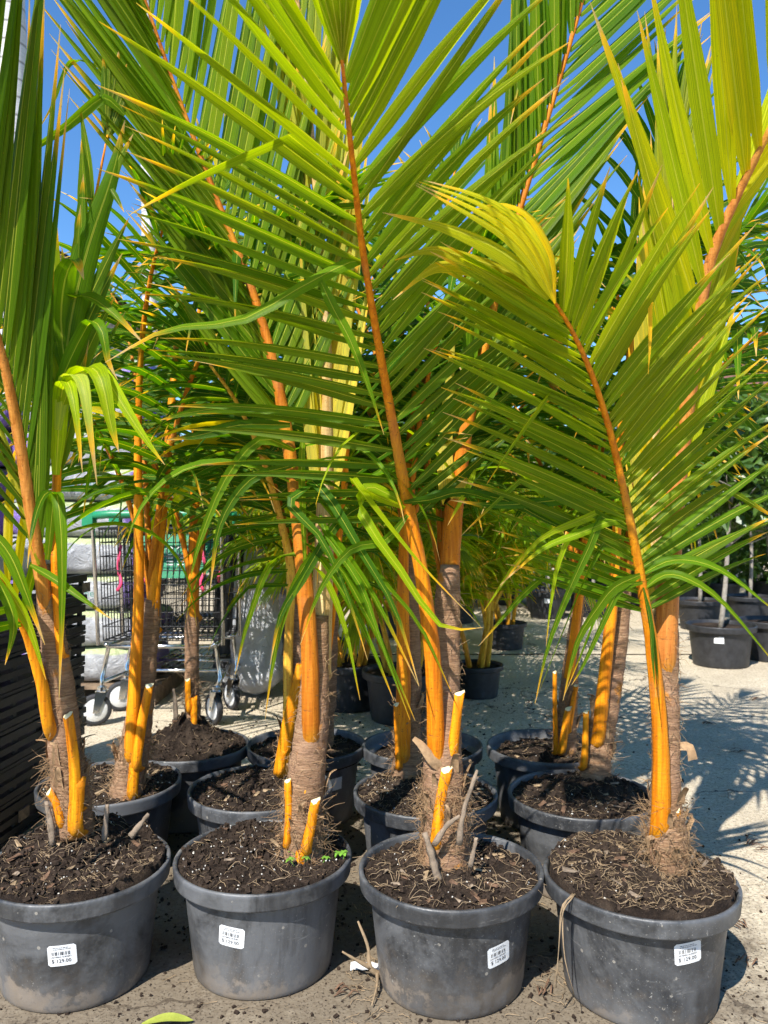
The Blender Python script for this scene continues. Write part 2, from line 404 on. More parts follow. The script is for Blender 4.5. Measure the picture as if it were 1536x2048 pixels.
def frond(palm, pts, rads, side=(1, 0, 0), t0=.35, t1=.985, n=(24, 24), L=(.3, .42, .42, .2), angL=(75, 60, 40, 12), angR=None,
          W=.026, droop=.5, col=GREEN, col_tip=None, lift=.12, tilt=25, fold=.42, kinks=.12, seg=8, joined=False, rcol=PETI, flat=.75, dry=.05,
          terminal=True, name='frond', W_tab=None, dense_tip=1.0, loose=1.0):
    pts = [pts[0] + V((0, .035, -.035))] + list(pts); C = spline(pts, 40)
    m = MB(); rr = [prof3(rads, i / 40) for i in range(41)]
    m.tube(C, rr, 14, True, flat, V(side), .10)
    for k in range(len(m.v)): m.v[k] = m.v[k] + (m.v[k] - C[k // 14]) * (.10 * noise.noise(m.v[k] * 38) if k // 14 < 41 else 0)
    fo = m.build(name, 'petiole', palm, C[0], color=vary(rcol, .1, .05))
    S0 = V(side); angR = angR or angL
    cum = [0]
    for i in range(40): cum.append(cum[-1] + (C[i + 1] - C[i]).length)
    tot = cum[-1]
    def at(t):
        x = t * tot; k = 0
        while k < 39 and cum[k + 1] < x: k += 1
        u = (x - cum[k]) / max(1e-6, cum[k + 1] - cum[k]); return C[k].lerp(C[k + 1], u), (C[min(k + 2, 40)] - C[max(k - 1, 0)]).normalized(), prof3(rads, t)
    J = MB() if joined else None
    for sg, cnt, at_ in ((-1, n[0], angL), (1, n[1], angR)):
        for i in range(cnt):
            q = (i + .5 + jit(.22)) / cnt; q = q ** dense_tip
            t = lerp(t0, t1, q); p, T, r = at(t)
            S = (S0 - T * S0.dot(T)).normalized(); N = S.cross(T)
            a = rad(prof3(at_, q) + jit(4.5) * loose); d = T * math.cos(a) + S * (sg * math.sin(a)) + N * (lift + jit(.07) * loose)
            e = T * (-math.sin(a)) + S * (sg * math.cos(a)); tl = rad(tilt + jit(14)) * sg
            w = e * math.cos(tl) + N * math.sin(tl)
            LL = prof3(L, q) * (1 + jit(.10)); WW = (W if W_tab is None else prof3(W_tab, q)) * (1 + jit(.12))
            kk = (R.uniform(.35, .8), R.uniform(.5, 1.6)) if R.random() < kinks else None
            P_ = grow(p + S * (sg * r * .55), d, LL, droop * (1 + jit(.35)), seg, kk, V((jit(.12), jit(.12), 0)) * loose)
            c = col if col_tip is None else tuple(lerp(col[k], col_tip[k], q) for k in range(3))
            mb = J or MB()
            leaf_rows(mb, P_, w, WW, fold + jit(.15), jit(.5) * loose)
            if not joined:
                isdry = R.random() < dry
                mb.build('leaflet', 'leaf', fo, P_[0], color=vary(YEL if isdry else c))
    if terminal:
        p, T, r = at(.995); S = (S0 - T * S0.dot(T)).normalized(); N = S.cross(T)
        for sg in (-13, -8, -3, 3, 8, 13):
            mb = J or MB(); a = rad(sg + jit(1))
            P_ = grow(p, T * math.cos(a) + S * math.sin(a), prof3(L, .9) * (1.0 - abs(sg) * .006 + jit(.05)), droop * .6, seg)
            leaf_rows(mb, P_, S, W * .85, .62 * (1 if R.random() < .5 else .8), 0)
            if not joined: mb.build('leaflet', 'leaf', fo, P_[0], color=vary(col_tip or col))
    if joined:
        stuff(J.build('leaflets', 'leaf', fo, C[0], color=vary(col)))
    return fo
def blade(parent, pts, W, col=GREEN, wdir=(1, 0, 0), fold=.35, seg=12, twist=0.0, mat='leaf', name='leaflet', prof=None):
    """one single leaflet along explicit points"""
    mb = MB(); leaf_rows(mb, spline(pts, seg), V(wdir), W, fold, twist, prof, True)
    return mb.build(name, mat, parent, pts[0], color=vary(col, .1, .08))

# ------------------------------------------------------------------ the ground
g = MB(); g.quad_strip([[V((-400, -60, 0)), V((400, -60, 0))], [V((-400, 900, 0)), V((400, 900, 0))]])
go = g.build('ground', 'concrete', None, smooth=False); go['kind'] = 'structure'
# neighbouring bay, a hair lower edge line: a narrow filled joint across the slab
j = MB(); j.box((0, 5.72, .002), (14, .022, .004)); jo = j.build('paving_joint', 'crumb', None); jo['kind'] = 'structure'

# ------------------------------------------------------------------ pots
POT_H = .244
def pot(palm, c, s=1.0, mat='pot', n=72, seed=0, rim_mat=None, tear=False):
    c = V(c); wob = lambda u, z: .0016 * math.sin(2 * math.pi * (u * 2 + seed * .37)) + .0012 * math.sin(2 * math.pi * (u * 3 + seed * .71))
    body = [(.02, .004), (.140, .003), (.150, .0), (.1545, .004), (.1555, .012), (.1575, .020), (.158, .030), (.1675, .115), (.1775, .2085)]
    m = MB(); b = m.lathe([(r * s, z * s) for r, z in body], c, n, wob); m.f.append(tuple(b + k for k in range(n)))
    po = m.build('pot', mat, palm, c)
    rim = [(.1770, .2070), (.1965, .2065), (.1990, .2085), (.1992, .2110), (.2010, .2340), (.2014, .2400), (.1996, .2436), (.1962, .2444), (.1925, .2428), (.1905, .2385), (.1878, .2150), (.1860, .2105), (.1745, .2085), (.1720, .180), (.1670, .130)]
    m = MB(); m.lathe([(r * s, z * s) for r, z in rim], c, n, wob)
    m.build('rim', rim_mat or mat, po, c)
    return po
def pot_r(z): return lerp(.158, .1775, (z - .030) / .1785)

def soil(palm, c, level=.232, mound=.02, mc=(0, 0), mr=.12, straw=120, crumbs=700, chips=10, rough=.010, seed=1, perl=60, edge=0.0, roots=0):
    c = V(c); Rr = .1875 if level > .219 else .1695
    def h(x, y):
        r = math.hypot(x, y)
        q = math.hypot(x - mc[0], y - mc[1]) / mr
        z = level + mound * math.exp(-q * q) + edge * max(0, 1 - ((Rr - r) / .05) ** 2 if r > Rr - .05 else 0) * (.5 + noise.noise(V((x * 14 + seed, y * 14, 3))))
        z += rough * noise.noise(V((x * 22 + seed * 3.1, y * 22, seed))) + rough * .6 * noise.noise(V((x * 60, y * 60 + seed, 1.3))) + rough * .35 * noise.noise(V((x * 150, y * 150 + seed, 7)))
        return z
    m = MB(); rows = []; nr, na = 30, 84
    for i in range(nr + 1):
        r = Rr * math.sqrt((i + .02) / nr)
        rows.append([V((c.x + r * math.cos(2 * math.pi * k / na), c.y + r * math.sin(2 * math.pi * k / na), c.z + h(r * math.cos(2 * math.pi * k / na), r * math.sin(2 * math.pi * k / na)))) for k in range(na)])
    rows.append([V((c.x + (Rr + .002) * math.cos(2 * math.pi * k / na), c.y + (Rr + .002) * math.sin(2 * math.pi * k / na), c.z + min(level, .236) - .022)) for k in range(na)])
    m.quad_strip(rows, True); m.f.append(tuple(range(na)))
    so_ = m.build('soil', 'soil', palm, c + V((0, 0, level)), smooth=True)
    def spot(mx=.97):
        r = Rr * math.sqrt(R.random()) * mx; a = R.uniform(0, 6.283); x, y = r * math.cos(a), r * math.sin(a)
        return x, y, h(x, y)
    m = MB()
    for k in range(crumbs):
        x, y, z = spot(1.0); s = R.choice((.0015, .002, .003, .005)) * R.uniform(.7, 1.5)
        q = Matrix.Rotation(R.uniform(0, 6), 3, V((jit(1), jit(1), jit(1))).normalized()); m.box((c.x + x, c.y + y, c.z + z + s * .3), (s * 2, s * 1.5, s), q)
    if crumbs: stuff(m.build('soil_crumbs', 'crumb', so_, smooth=False))
    m = MB()
    for k in range(perl):
        x, y, z = spot(); s = R.uniform(.0008, .0019)
        m.box((c.x + x, c.y + y, c.z + z + s * .6), (s * 2, s * 1.6, s * 1.5), Matrix.Rotation(R.uniform(0, 6), 3, V((jit(1), jit(1), .3)).normalized()))
    if perl: stuff(m.build('perlite_grains', 'perlite', so_, smooth=False))
    m = MB()
    for k in range(int(straw * 1.7)):
        x, y, z = spot(1.0); L_ = R.uniform(.008, .036) * (1.9 if R.random() < .12 else 1); a = R.uniform(0, 6.283); cu = jit(.28); pts = []
        for i in range(4):
            pts.append(V((c.x + x, c.y + y, c.z + h(x, y) + .002 + .003 * R.random()))); x += math.cos(a) * L_ / 3; y += math.sin(a) * L_ / 3; a += cu
            rr = math.hypot(x, y)
            if rr > Rr: x *= Rr / rr; y *= Rr / rr
        m.tube(pts, [R.uniform(.0003, .0009)] * 3 + [.0003], 4, False, .5)
    if straw: stuff(m.build('straw_mulch', 'straw', so_))
    for k in range(int(chips * 1.6)):
        x, y, z = spot(.9); L_ = R.uniform(.012, .038); w_ = R.uniform(.004, .011)
        m = MB(); a = R.uniform(0, 6.28); M_ = Matrix.Rotation(a, 3, 'Z') @ Matrix.Rotation(jit(.5), 3, 'Y') @ Matrix.Rotation(jit(.4), 3, 'X')
        m.box((c.x + x, c.y + y, c.z + z + .003), (L_, w_, w_ * .45), M_)
        for q in range(8): m.v[q] += V((jit(.003), jit(.003), jit(.0015)))
        m.build('bark_chip', R.choice(('bark_chip', 'bark_chip', 'straw', 'dead_stick')), so_, (c.x + x, c.y + y, c.z + z), smooth=False)
    m = MB()
    for k in range(roots):
        x, y, z = spot(.95); p = V((c.x + x, c.y + y, c.z + z)); a = R.uniform(0, 6.28); pts = []
        for i in range(7):
            pts.append(V((p.x, p.y, p.z + .004 + .008 * math.sin(i * .5)))); a += jit(.9); p = p + V((math.cos(a) * .009, math.sin(a) * .009, 0)); p.z = c.z + h(p.x - c.x, p.y - c.y)
        m.tube(pts, [.0008, .0008, .0008, .0007, .0006, .0005, .0003], 5, False)
    if roots: stuff(m.build('pale_roots', 'root', so_))
    so_h = lambda X, Y: c.z + h(X - c.x, Y - c.y)
    return so_, so_h

def pot_wob(u, seed): return .0016 * math.sin(2 * math.pi * (u * 2 + seed * .37)) + .0012 * math.sin(2 * math.pi * (u * 3 + seed * .71))
def pot_map(c, phi0, z0, rot, eps, seed=0):
    ca, sa = math.cos(rot), math.sin(rot)
    def f(u, v):
        x, y = u * ca - v * sa, u * sa + v * ca
        z = z0 + y; r = pot_r(z); ph = phi0 + x / r; r += eps + pot_wob(ph / (2 * math.pi), seed)
        return V((c[0] + r * math.cos(ph), c[1] + r * math.sin(ph), c[2] + z))
    return f
def price_label(palm, c, px, py, rot=0.0, w=.056, h=.044, seed=0):
    best = None
    for i in range(181):
        ph = -math.pi + math.pi * i / 180
        for k in range(41):
            z = .02 + .18 * k / 40; r = pot_r(z); X, Y, Z = c[0] + r * math.cos(ph), c[1] + r * math.sin(ph), c[2] + z
            e = (768 + F * X / Y - px) ** 2 + (1024 - F * (Z - H) / Y - py) ** 2
            if best is None or e < best[0]: best = (e, ph, z)
    _, ph, z = best
    f = pot_map(c, ph, z, rot, .0009, seed); m = MB(); rows = []
    for i in range(13):
        u = -w / 2 + w * i / 12; ins = max(0, abs(u) - (w / 2 - .004)); hh = h / 2 - (.004 - math.sqrt(max(0, .004 ** 2 - ins ** 2)))
        rows.append([f(u, hh * q) for q in (-1, -.5, 0, .5, 1)])
    m.quad_strip([list(reversed(r)) for r in rows]); lab = m.build('price_label', 'paper', palm, f(0, 0))
    lab['label'] = 'white rounded barcode sticker priced $ 129.00'
    f2 = pot_map(c, ph, z, rot, .0015, seed)
    for txt, size, y0, nm in (('$ 129.00', .0108, -.0145, 'price_text'), ('LADYBIRD NURSERY', .0044, -.0040, 'shop_name_text')):
        vs, fs = text_mesh(txt, size); m = MB(); m.v = [f2(q.x - .002, q.y + y0) for q in vs]; m.f = fs; m.build(nm, 'ink', lab, f(0, 0), smooth=False)
    m = MB(); x = -.0195; rb = random.Random(5)
    while x < .0165:
        bw = rb.choice((.0007, .0007, .0012, .0019)); m.quad_strip([[f2(x, .0012), f2(x, .0088)], [f2(x + bw, .0012), f2(x + bw, .0088)]]); x += bw + rb.choice((.0008, .0010, .0016, .0026))
    m.build('barcode', 'ink', lab, f(0, 0), smooth=False)
    m = MB()                                  # two rows of print too fine to read
    for y0 in (.0165, .0132):
        x = -.017
        while x < .013:
            bw = rb.uniform(.0015, .005); m.quad_strip([[f2(x, y0), f2(x, y0 + .0010)], [f2(x + bw, y0), f2(x + bw, y0 + .0010)]]); x += bw + .0012
    m.build('fine_print', 'ink', lab, f(0, 0), smooth=False)
    return lab

# ------------------------------------------------------------------ trunks
def trunk(palm, pts, rads, fibres=260, base_skirt=True, seed=0, n=18):
    C = spline(pts, 36); rr = [prof3(rads, i / 36) * (1 + .07 * noise.noise(V((i * .7, seed, 0)))) for i in range(37)]
    m = MB(); m.tube(C, rr, n, True)
    for k, p in enumerate(m.v):
        i = k // n
        cc = C[min(i, 36)]; d = (p - cc)
        m.v[k] = p + d * (.10 * noise.noise(V((p.x * 40, p.y * 40, p.z * 26 + seed))) + .05 * noise.noise(V((p.x * 130, p.y * 130, p.z * 130))))
    t = m.build('trunk', 'trunk', palm, C[0])
    m = MB()                                  # loose coir threads standing off the sheath
    for k in range(int(fibres * 1.9)):
        low = R.random() < .55
        i = int(R.uniform(0, 12 if low else 33)); p0 = C[i]; ax = (C[i + 1] - C[i]).normalized(); o1 = ax.orthogonal().normalized(); o2 = ax.cross(o1)
        a = R.uniform(0, 6.283); out = o1 * math.cos(a) + o2 * math.sin(a); tan = ax.cross(out)
        L_ = R.uniform(.008, .042) * (1.6 if low else .9); p = p0 + out * rr[i] * .96; d = (tan * R.choice((-1, 1)) * R.uniform(.3, 1) + ax * jit(1.0) + out * R.uniform(.05, .65)).normalized(); q = []
        for s in range(4):
            q.append(p.copy()); p = p + d * L_ / 3; d = (d + V((jit(.5), jit(.5), jit(.5) - .1))).normalized()
        m.tube(q, [.0007, .0006, .0005, .0003], 3, False)
    if fibres: stuff(m.build('coir_threads', 'fibre', t))
    if base_skirt:                            # torn cloth-like sheath round the foot
        for k in range(13):
            a = k * .9 + jit(.3); i = int(R.uniform(2, 14)); o = V((math.cos(a), math.sin(a), 0)); p = C[i] + o * rr[i] * .9; s_ = R.uniform(.02, .05)
            q = [p, p + V((0, 0, s_ * .5)) + o * .006, p + V((0, 0, s_)) + o * R.uniform(.008, .022), p + V((jit(.01), jit(.01), s_ * 1.1)) + o * R.uniform(.012, .034)]
            mb = MB(); leaf_rows(mb, spline(q, 6), V((-o.y, o.x, 0)), R.uniform(.015, .034), -.5, jit(.6), prof=lambda s: 1.0 - .75 * s); mb.build('sheath_scrap', 'fibre', t, p)
    return t, C, rr
def stub(palm, pts, w, cut=True, mat='petiole', name='petiole_stub', col=PETI, flat=.5, taper=.85):
    pts = [pts[0] + V((0, .03, -.02))] + list(pts); C = spline(pts, 10); m = MB(); rr = [w * .5 * lerp(1.12, taper, i / 10) for i in range(11)]
    m.tube(C, rr, 10, True, flat, None, .22)
    for k in range(len(m.v)): m.v[k] += V((jit(.0009), jit(.0009), jit(.0015)))
    tip = C[-1]; ax = (C[-1] - C[-2]).normalized()
    for k in range(len(m.v) - 10, len(m.v)): m.v[k] += ax * ((m.v[k] - tip).dot(V((.35, .9, 0))) * 1.1)
    s = m.build(name, mat, palm, pts[0], color=vary(col, .08, .04))
    if cut:
        mm = MB(); top = m.v[-10:]; cen = sum(top, V()) / 10
        mm.v = [cen + (p - cen) * .97 + ax * .0012 for p in top]; mm.f = [tuple(range(10))]; mm.build('cut_face', 'cut_face', s, cen, smooth=False)
    return s
def stick(parent, pts, w, mat='dead_stick', name='dead_stick'):
    m = MB(); C = spline(pts, 9); m.tube(C, [w * .5 * lerp(1.1, .6, i / 9) * (1 + jit(.15)) for i in range(10)], 6, True, .55)
    for k in range(len(m.v)): m.v[k] += V((jit(.0012), jit(.0012), jit(.0012)))
    return m.build(name, mat, parent, pts[0])
def pp(lst, d=None):
    """[(px,py,d)...] or [(px,py)...] with one distance"""
    return [P(q[0], q[1], q[2] if len(q) > 2 else d) for q in lst]

# ------------------------------------------------------------------ potted palms
def auto_frond(palm, base, az, e0, e1, Lr, n=20, L=.42, W=.024, col=DEEP, r=.009, joined=False, droop=.75, t0=.24, spread=(72, 64, 48, 15), rcol=(.50, .17, .006), seg=7, curve=1.4, kinks=.2, twist=0.0, dry=.02):  # default stalk colour is darkened in place of shade from the crowns
    """frond leaving base towards compass angle az (0 = +x, 90 = away), its elevation falling from e0 to e1"""
    pts = [V(base)]; p = V(base); K = 7
    for i in range(K):
        e = rad(lerp(e0, e1, (i / (K - 1)) ** curve)); a = rad(az + twist * i / K)
        p = p + V((math.cos(a) * math.cos(e), math.sin(a) * math.cos(e), math.sin(e))) * (Lr / K); pts.append(p.copy())
    sd_ = (math.sin(rad(az)), -math.cos(rad(az)), 0)
    return frond(palm, pts, (r * 1.35, r, r * .75, r * .5, r * .25), sd_, t0, .985, (n, n), (L * .75, L, L, L * .55), spread, None, W, droop, col, None, -.10, 25, .42, kinks, seg, joined, rcol, dry=dry)

FRONT = 'coconut palms in the front line of pots'
MIDDLE = 'coconut palms in the second line of pots'
BACKROW = 'coconut palms in the third line of pots'
def palm_thing(c, label, group): return thing('potted_palm', c, label, 'palm', group)

# ---- front line, standing by the crates
cA1 = V((-.680, 1.775, 0)); A1 = palm_thing(cA1, 'potted palm beside the stack of black crates, grey sticks round its foot', FRONT)
pot(A1, cA1, seed=1); s_, hA1 = soil(A1, cA1, .242, .035, (-.04, .10), .11, 260, 1500, 26, .012, 1, 70, .02, 6)
price_label(A1, cA1, 125, 1909, rad(3), seed=1)
trunk(A1, pp([(150, 1668, 1.85), (138, 1560, 1.85), (126, 1450, 1.84), (112, 1320, 1.83), (98, 1220, 1.82), (85, 1130, 1.81)]), (.043, .040, .035, .030, .025, .018), 420, True, 1)
stub(A1, pp([(152, 1610), (147, 1520), (136, 1432)], 1.80), .026)
stub(A1, pp([(150, 1660), (152, 1610), (158, 1560)], 1.80), .034, False)
stub(A1, pp([(122, 1650), (112, 1610), (98, 1585)], 1.81), .020)
for q, w in (([(105, 1690), (100, 1640), (92, 1602)], .016), ([(158, 1650), (156, 1610), (153, 1588)], .010), ([(208, 1680), (212, 1640), (214, 1608)], .013), ([(262, 1672), (280, 1650), (297, 1628)], .014)):
    stick(A1, pp(q, 1.80), w)
f1 = frond(A1, pp([(112, 1340, 1.84), (88, 1190, 1.80), (62, 1030, 1.76), (38, 880, 1.72), (8, 730, 1.67), (-40, 560, 1.60), (-95, 380, 1.52), (-140, 230, 1.46)]), (.020, .017, .014, .012, .009, .006, .003), (1, .25, 0), .28, .97, (20, 27), (.60, .74, .78, .66, .4), (28, 24, 20, 14), (10, 13, 19, 24, 28), .030, .01, (.050, .10, .006), (.070, .13, .005), .03, 38, .6, 0, 9, dry=0, rcol=(.50, .20, .03), loose=.3)
for k in range(11):
    blade(f1, pp([(78 - k * 1.5, 1130 - k * 6, 1.77), (52 - k * 3, 1040 - k * 12, 1.76), (22 - k * 5, 950 - k * 16, 1.76), (-14 - k * 6, 860 - k * 20, 1.77)]), .016, (.30, .29, .03) if k % 2 else (.17, .19, .015), (1, .5, .3), .5)
# petiole of an older frond that leaves to the left
f1b = frond(A1, pp([(98, 1450, 1.80), (84, 1370, 1.79), (62, 1290, 1.77), (38, 1230, 1.74), (5, 1170, 1.70), (-60, 1110, 1.62)]), (.018, .017, .015, .012, .009, .006), (0, 1, .3), .55, .98, (6, 6), .42, (60, 40), None, .026, 1.4, GREEN, None, 0, 20)
blade(f1b, pp([(-20, 1060, 1.7), (20, 1110, 1.7), (50, 1180, 1.7), (90, 1290, 1.71)]), .032, GREEN)
blade(f1b, pp([(-20, 1120, 1.7), (30, 1200, 1.7), (62, 1260, 1.7), (92, 1360, 1.71)]), .026, LIME)
blade(f1b, pp([(-10, 1150, 1.68), (20, 1210, 1.68), (28, 1260, 1.68), (10, 1330, 1.68)]), .026, GREEN)
# folded and torn young frond
f1c = frond(A1, pp([(112, 1280, 1.82), (113, 1150, 1.81), (112, 1000, 1.80), (118, 880, 1.79), (135, 760, 1.78), (152, 640, 1.77), (170, 520, 1.76), (190, 400, 1.75), (215, 270, 1.74)]), (.012, .011, .009, .007, .004, .002), (1, .3, 0), .35, .90, (8, 8), (.30, .26, .22, .18), (12, 10, 9, 7), (12, 12, 12, 8), .030, .10, (.07, .13, .012), None, .05, 30, .5, .05, 8)
for q, w, c_ in (([(112, 950, 1.76), (118, 850, 1.75), (124, 785, 1.73), (136, 765, 1.69), (150, 820, 1.66), (165, 945, 1.65)], .040, LIME),
                 ([(116, 860, 1.75), (130, 770, 1.73), (150, 750, 1.70), (166, 770, 1.67), (178, 850, 1.65), (194, 970, 1.65)], .036, (.24, .30, .07)),
                 ([(118, 830, 1.75), (150, 755, 1.72), (182, 736, 1.69), (204, 765, 1.66), (222, 850, 1.65), (238, 905, 1.65)], .046, LIME),
                 ([(150, 760, 1.74), (190, 738, 1.72), (215, 760, 1.69), (255, 825, 1.67), (295, 885, 1.66), (330, 930, 1.66)], .030, LIME),
                 ([(105, 800, 1.74), (140, 720, 1.73), (165, 670, 1.72), (185, 642, 1.70), (205, 665, 1.68), (215, 720, 1.68), (235, 760, 1.68)], .034, GREEN),
                 ([(118, 760, 1.74), (112, 650, 1.74), (108, 540, 1.74), (112, 428, 1.74)], .050, (.16, .22, .015)),
                 ([(130, 740, 1.74), (122, 640, 1.73), (130, 560, 1.71), (150, 520, 1.69), (168, 560, 1.67)], .055, GREEN),
                 ([(122, 800, 1.75), (140, 650, 1.74), (175, 500, 1.74), (225, 350, 1.74), (250, 240, 1.74)], .060, GREEN),
                 ([(110, 640, 1.75), (140, 600, 1.74), (180, 595, 1.72), (230, 630, 1.71), (290, 690, 1.70)], .037, GREEN),
                 ([(250, 230, 1.74), (215, 198, 1.72), (190, 205, 1.71), (130, 255, 1.70), (60, 300, 1.69), (0, 330, 1.69)], .024, GREEN),
                 ([(210, 140, 1.74), (175, 122, 1.74), (150, 120, 1.74), (130, 140, 1.74), (105, 210, 1.74), (70, 270, 1.74)], .013, GREEN),
                 ([(95, 1120, 1.77), (110, 985, 1.75), (122, 1060, 1.72), (124, 1200, 1.71), (118, 1400, 1.71)], .028, GREEN),
                 ([(60, 1130, 1.76), (110, 1160, 1.73), (160, 1195, 1.71), (225, 1240, 1.70)], .020, GREEN)):
    blade(f1c, pp(q), w, c_, (.85, .45, .25))
stub(A1, pp([(120, 1300), (112, 1200), (106, 1100)], 1.80), .018, False)

# ---- front line, second pot
cA2 = V((-.274, 1.82, 0)); A2 = palm_thing(cA2, 'potted palm with green weeds on its soil and a closed pale spear', FRONT)
pot(A2, cA2, seed=2); s_, hA2 = soil(A2, cA2, .236, .012, (.05, 0), .12, 110, 1500, 10, .010, 2, 170, .01, 10)
price_label(A2, cA2, 463, 1874, rad(-6), seed=2)
trunk(A2, pp([(604, 1728, 1.81), (606, 1640, 1.81), (614, 1540, 1.81), (624, 1440, 1.82), (632, 1340, 1.83), (640, 1230, 1.84)]), (.046, .043, .041, .037, .030, .020), 460, True, 2)
stub(A2, pp([(574, 1690), (577, 1630), (575, 1562)], 1.775), .017)
stub(A2, pp([(612, 1700), (622, 1650), (631, 1602)], 1.76), .023)
stub(A2, pp([(598, 1742), (600, 1722), (604, 1700)], 1.765), .028, False)
stub(A2, pp([(612, 1590), (614, 1560), (616, 1535)], 1.775), .022, False, taper=.2)
stick(A2, pp([(562, 1740), (565, 1715), (568, 1692)], 1.79), .014)
f2 = frond(A2, pp([(622, 1470, 1.79), (620, 1330, 1.79), (610, 1180, 1.80), (597, 1040, 1.80), (580, 910, 1.81), (560, 790, 1.81), (532, 670, 1.81), (495, 555, 1.80), (450, 440, 1.79), (400, 310, 1.77), (345, 160, 1.74), (290, 0, 1.70), (240, -150, 1.66)]),
    (.021, .020, .018, .015, .0115, .009, .006, .004, .002), (1, .15, 0), .40, .97, (34, 34), (.40, .58, .62, .5, .3), (30, 20, 15, 12), (34, 32, 30, 22), .032, .03, (.075, .135, .006), (.105, .17, .005), .0, 34, .6, .02, 9, dry=0, rcol=(.48, .155, .008), loose=.5)
f2s = frond(A2, pp([(640, 1330, 1.85), (645, 1180, 1.85), (650, 1020, 1.85), (652, 850, 1.85), (650, 660, 1.85), (640, 470, 1.85), (622, 270, 1.84), (600, 60, 1.83), (585, -100, 1.82)]),
    (.026, .024, .018, .012, .008, .004), (1, .2, 0), .22, .96, (18, 18), (.5, .62, .62, .5, .3), (7, 7, 9, 9), (7, 7, 9, 9), .030, .0, PALE, (.10, .16, .012), .02, 40, .6, 0, 9, rcol=(.55, .38, .14), loose=.4)
f2c = frond(A2, pp([(650, 1330, 1.86), (662, 1230, 1.87), (676, 1080, 1.88), (690, 950, 1.90), (700, 800, 1.94), (730, 640, 2.0), (780, 500, 2.06)]), (.012, .011, .009, .007, .005, .002), (.8, -.6, 0), .38, .97, (16, 16), (.35, .42, .4, .25), (65, 50, 25), None, .022, .5, DEEP)
for q, w, c_ in (([(655, 960, 1.75), (610, 980, 1.72), (580, 1010, 1.70), (640, 1075, 1.68), (690, 1180, 1.67), (735, 1320, 1.67)], .020, DEEP),
                 ([(655, 1010, 1.75), (620, 960, 1.74), (660, 1000, 1.70), (720, 1100, 1.68), (790, 1220, 1.67), (838, 1372, 1.66)], .024, DEEP),
                 ([(700, 1000, 1.78), (650, 1090, 1.76), (610, 1130, 1.75), (570, 1220, 1.74), (545, 1330, 1.74), (530, 1440, 1.74)], .020, GREEN),
                 ([(640, 1030, 1.76), (660, 1080, 1.74), (720, 1170, 1.72), (760, 1280, 1.71), (820, 1440, 1.71)], .016, GREEN),
                 ([(605, 870, 1.77), (603, 950, 1.76), (608, 1080, 1.76), (612, 1180, 1.76)], .016, GREEN),
                 ([(700, 1130, 1.78), (560, 1110, 1.80), (500, 1230, 1.80), (470, 1350, 1.80)], .018, GREEN)):
    blade(f2, pp(q), w, c_, (1, .3, .4))

# ---- front line, third pot: the broad frond leaning to the camera
cA3 = V((.146, 1.755, 0)); A3 = palm_thing(cA3, 'potted palm whose broad orange-ribbed frond leans forward over pale surface roots', FRONT)
pot(A3, cA3, seed=3); s_, hA3 = soil(A3, cA3, .228, .022, (0, 0), .09, 140, 1300, 24, .009, 3, 60, 0, 60)
price_label(A3, cA3, 1000, 1909, rad(7), seed=3)
trunk(A3, pp([(893, 1735, 1.78), (890, 1640, 1.78), (886, 1550, 1.78), (890, 1440, 1.80), (893, 1330, 1.82), (897, 1220, 1.83), (900, 1130, 1.84)]), (.058, .050, .045, .036, .030, .027, .022), 620, True, 3)
stub(A3, pp([(900, 1570), (908, 1480), (919, 1388)], 1.755), .024)
stub(A3, pp([(874, 1690), (880, 1620), (893, 1540)], 1.735), .028)
for q, w in (([(880, 1775), (866, 1720), (850, 1665)], .020), ([(868, 1690), (895, 1650), (920, 1632)], .013), ([(918, 1690), (928, 1620), (955, 1540)], .012), ([(940, 1735), (948, 1700), (953, 1675)], .012)):
    stick(A3, pp(q, 1.70), w)
mb = MB(); leaf_rows(mb, spline(pp([(893, 1535, 1.745), (868, 1520, 1.735), (845, 1490, 1.735), (828, 1475, 1.74)]), 8), V((.2, .2, 1)), .05, .4, .5, prof=lambda s: .7 - .4 * s); mb.build('sheath_scrap', 'fibre', A3, P(893, 1535, 1.745))
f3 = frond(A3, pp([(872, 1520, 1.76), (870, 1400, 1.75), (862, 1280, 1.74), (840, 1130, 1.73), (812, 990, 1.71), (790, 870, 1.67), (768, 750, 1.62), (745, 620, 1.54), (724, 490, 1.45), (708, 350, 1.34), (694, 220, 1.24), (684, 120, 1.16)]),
    (.019, .019, .0175, .014, .0105, .008, .006, .0045, .0025), (1, .05, 0), .38, .985, (30, 30), (.34, .46, .46, .46, .42, .34), (78, 70, 64, 58, 46, 22), (58, 54, 52, 48, 42, 20), .031, .16, (.042, .095, .005), (.15, .21, .004), -.10, 22, .62, .04, 10, dry=0, rcol=(.62, .20, .003), W_tab=(.021, .027, .030, .031, .030, .034))  # lower leaflets coloured darker than the tip: the frond's own shade is painted in
for q, w, c_ in (([(815, 1010, 1.71), (770, 985, 1.70), (735, 975, 1.69), (725, 1030, 1.67), (800, 1140, 1.66), (880, 1250, 1.65), (965, 1255, 1.65)], .026, LIME),
                 ([(730, 520, 1.48), (690, 528, 1.46), (600, 575, 1.44), (480, 640, 1.43), (330, 660, 1.43), (210, 725, 1.43)], .024, GREEN),
                 ([(640, 560, 1.45), (668, 620, 1.44), (700, 680, 1.44), (735, 770, 1.44), (768, 870, 1.45)], .022, GREEN),
                 ([(818, 1010, 1.71), (900, 985, 1.69), (1010, 1000, 1.66), (1090, 1040, 1.64), (1200, 1090, 1.63)], .020, DEEP)):
    blade(f3, pp(q), w, c_, (0, .2, 1))
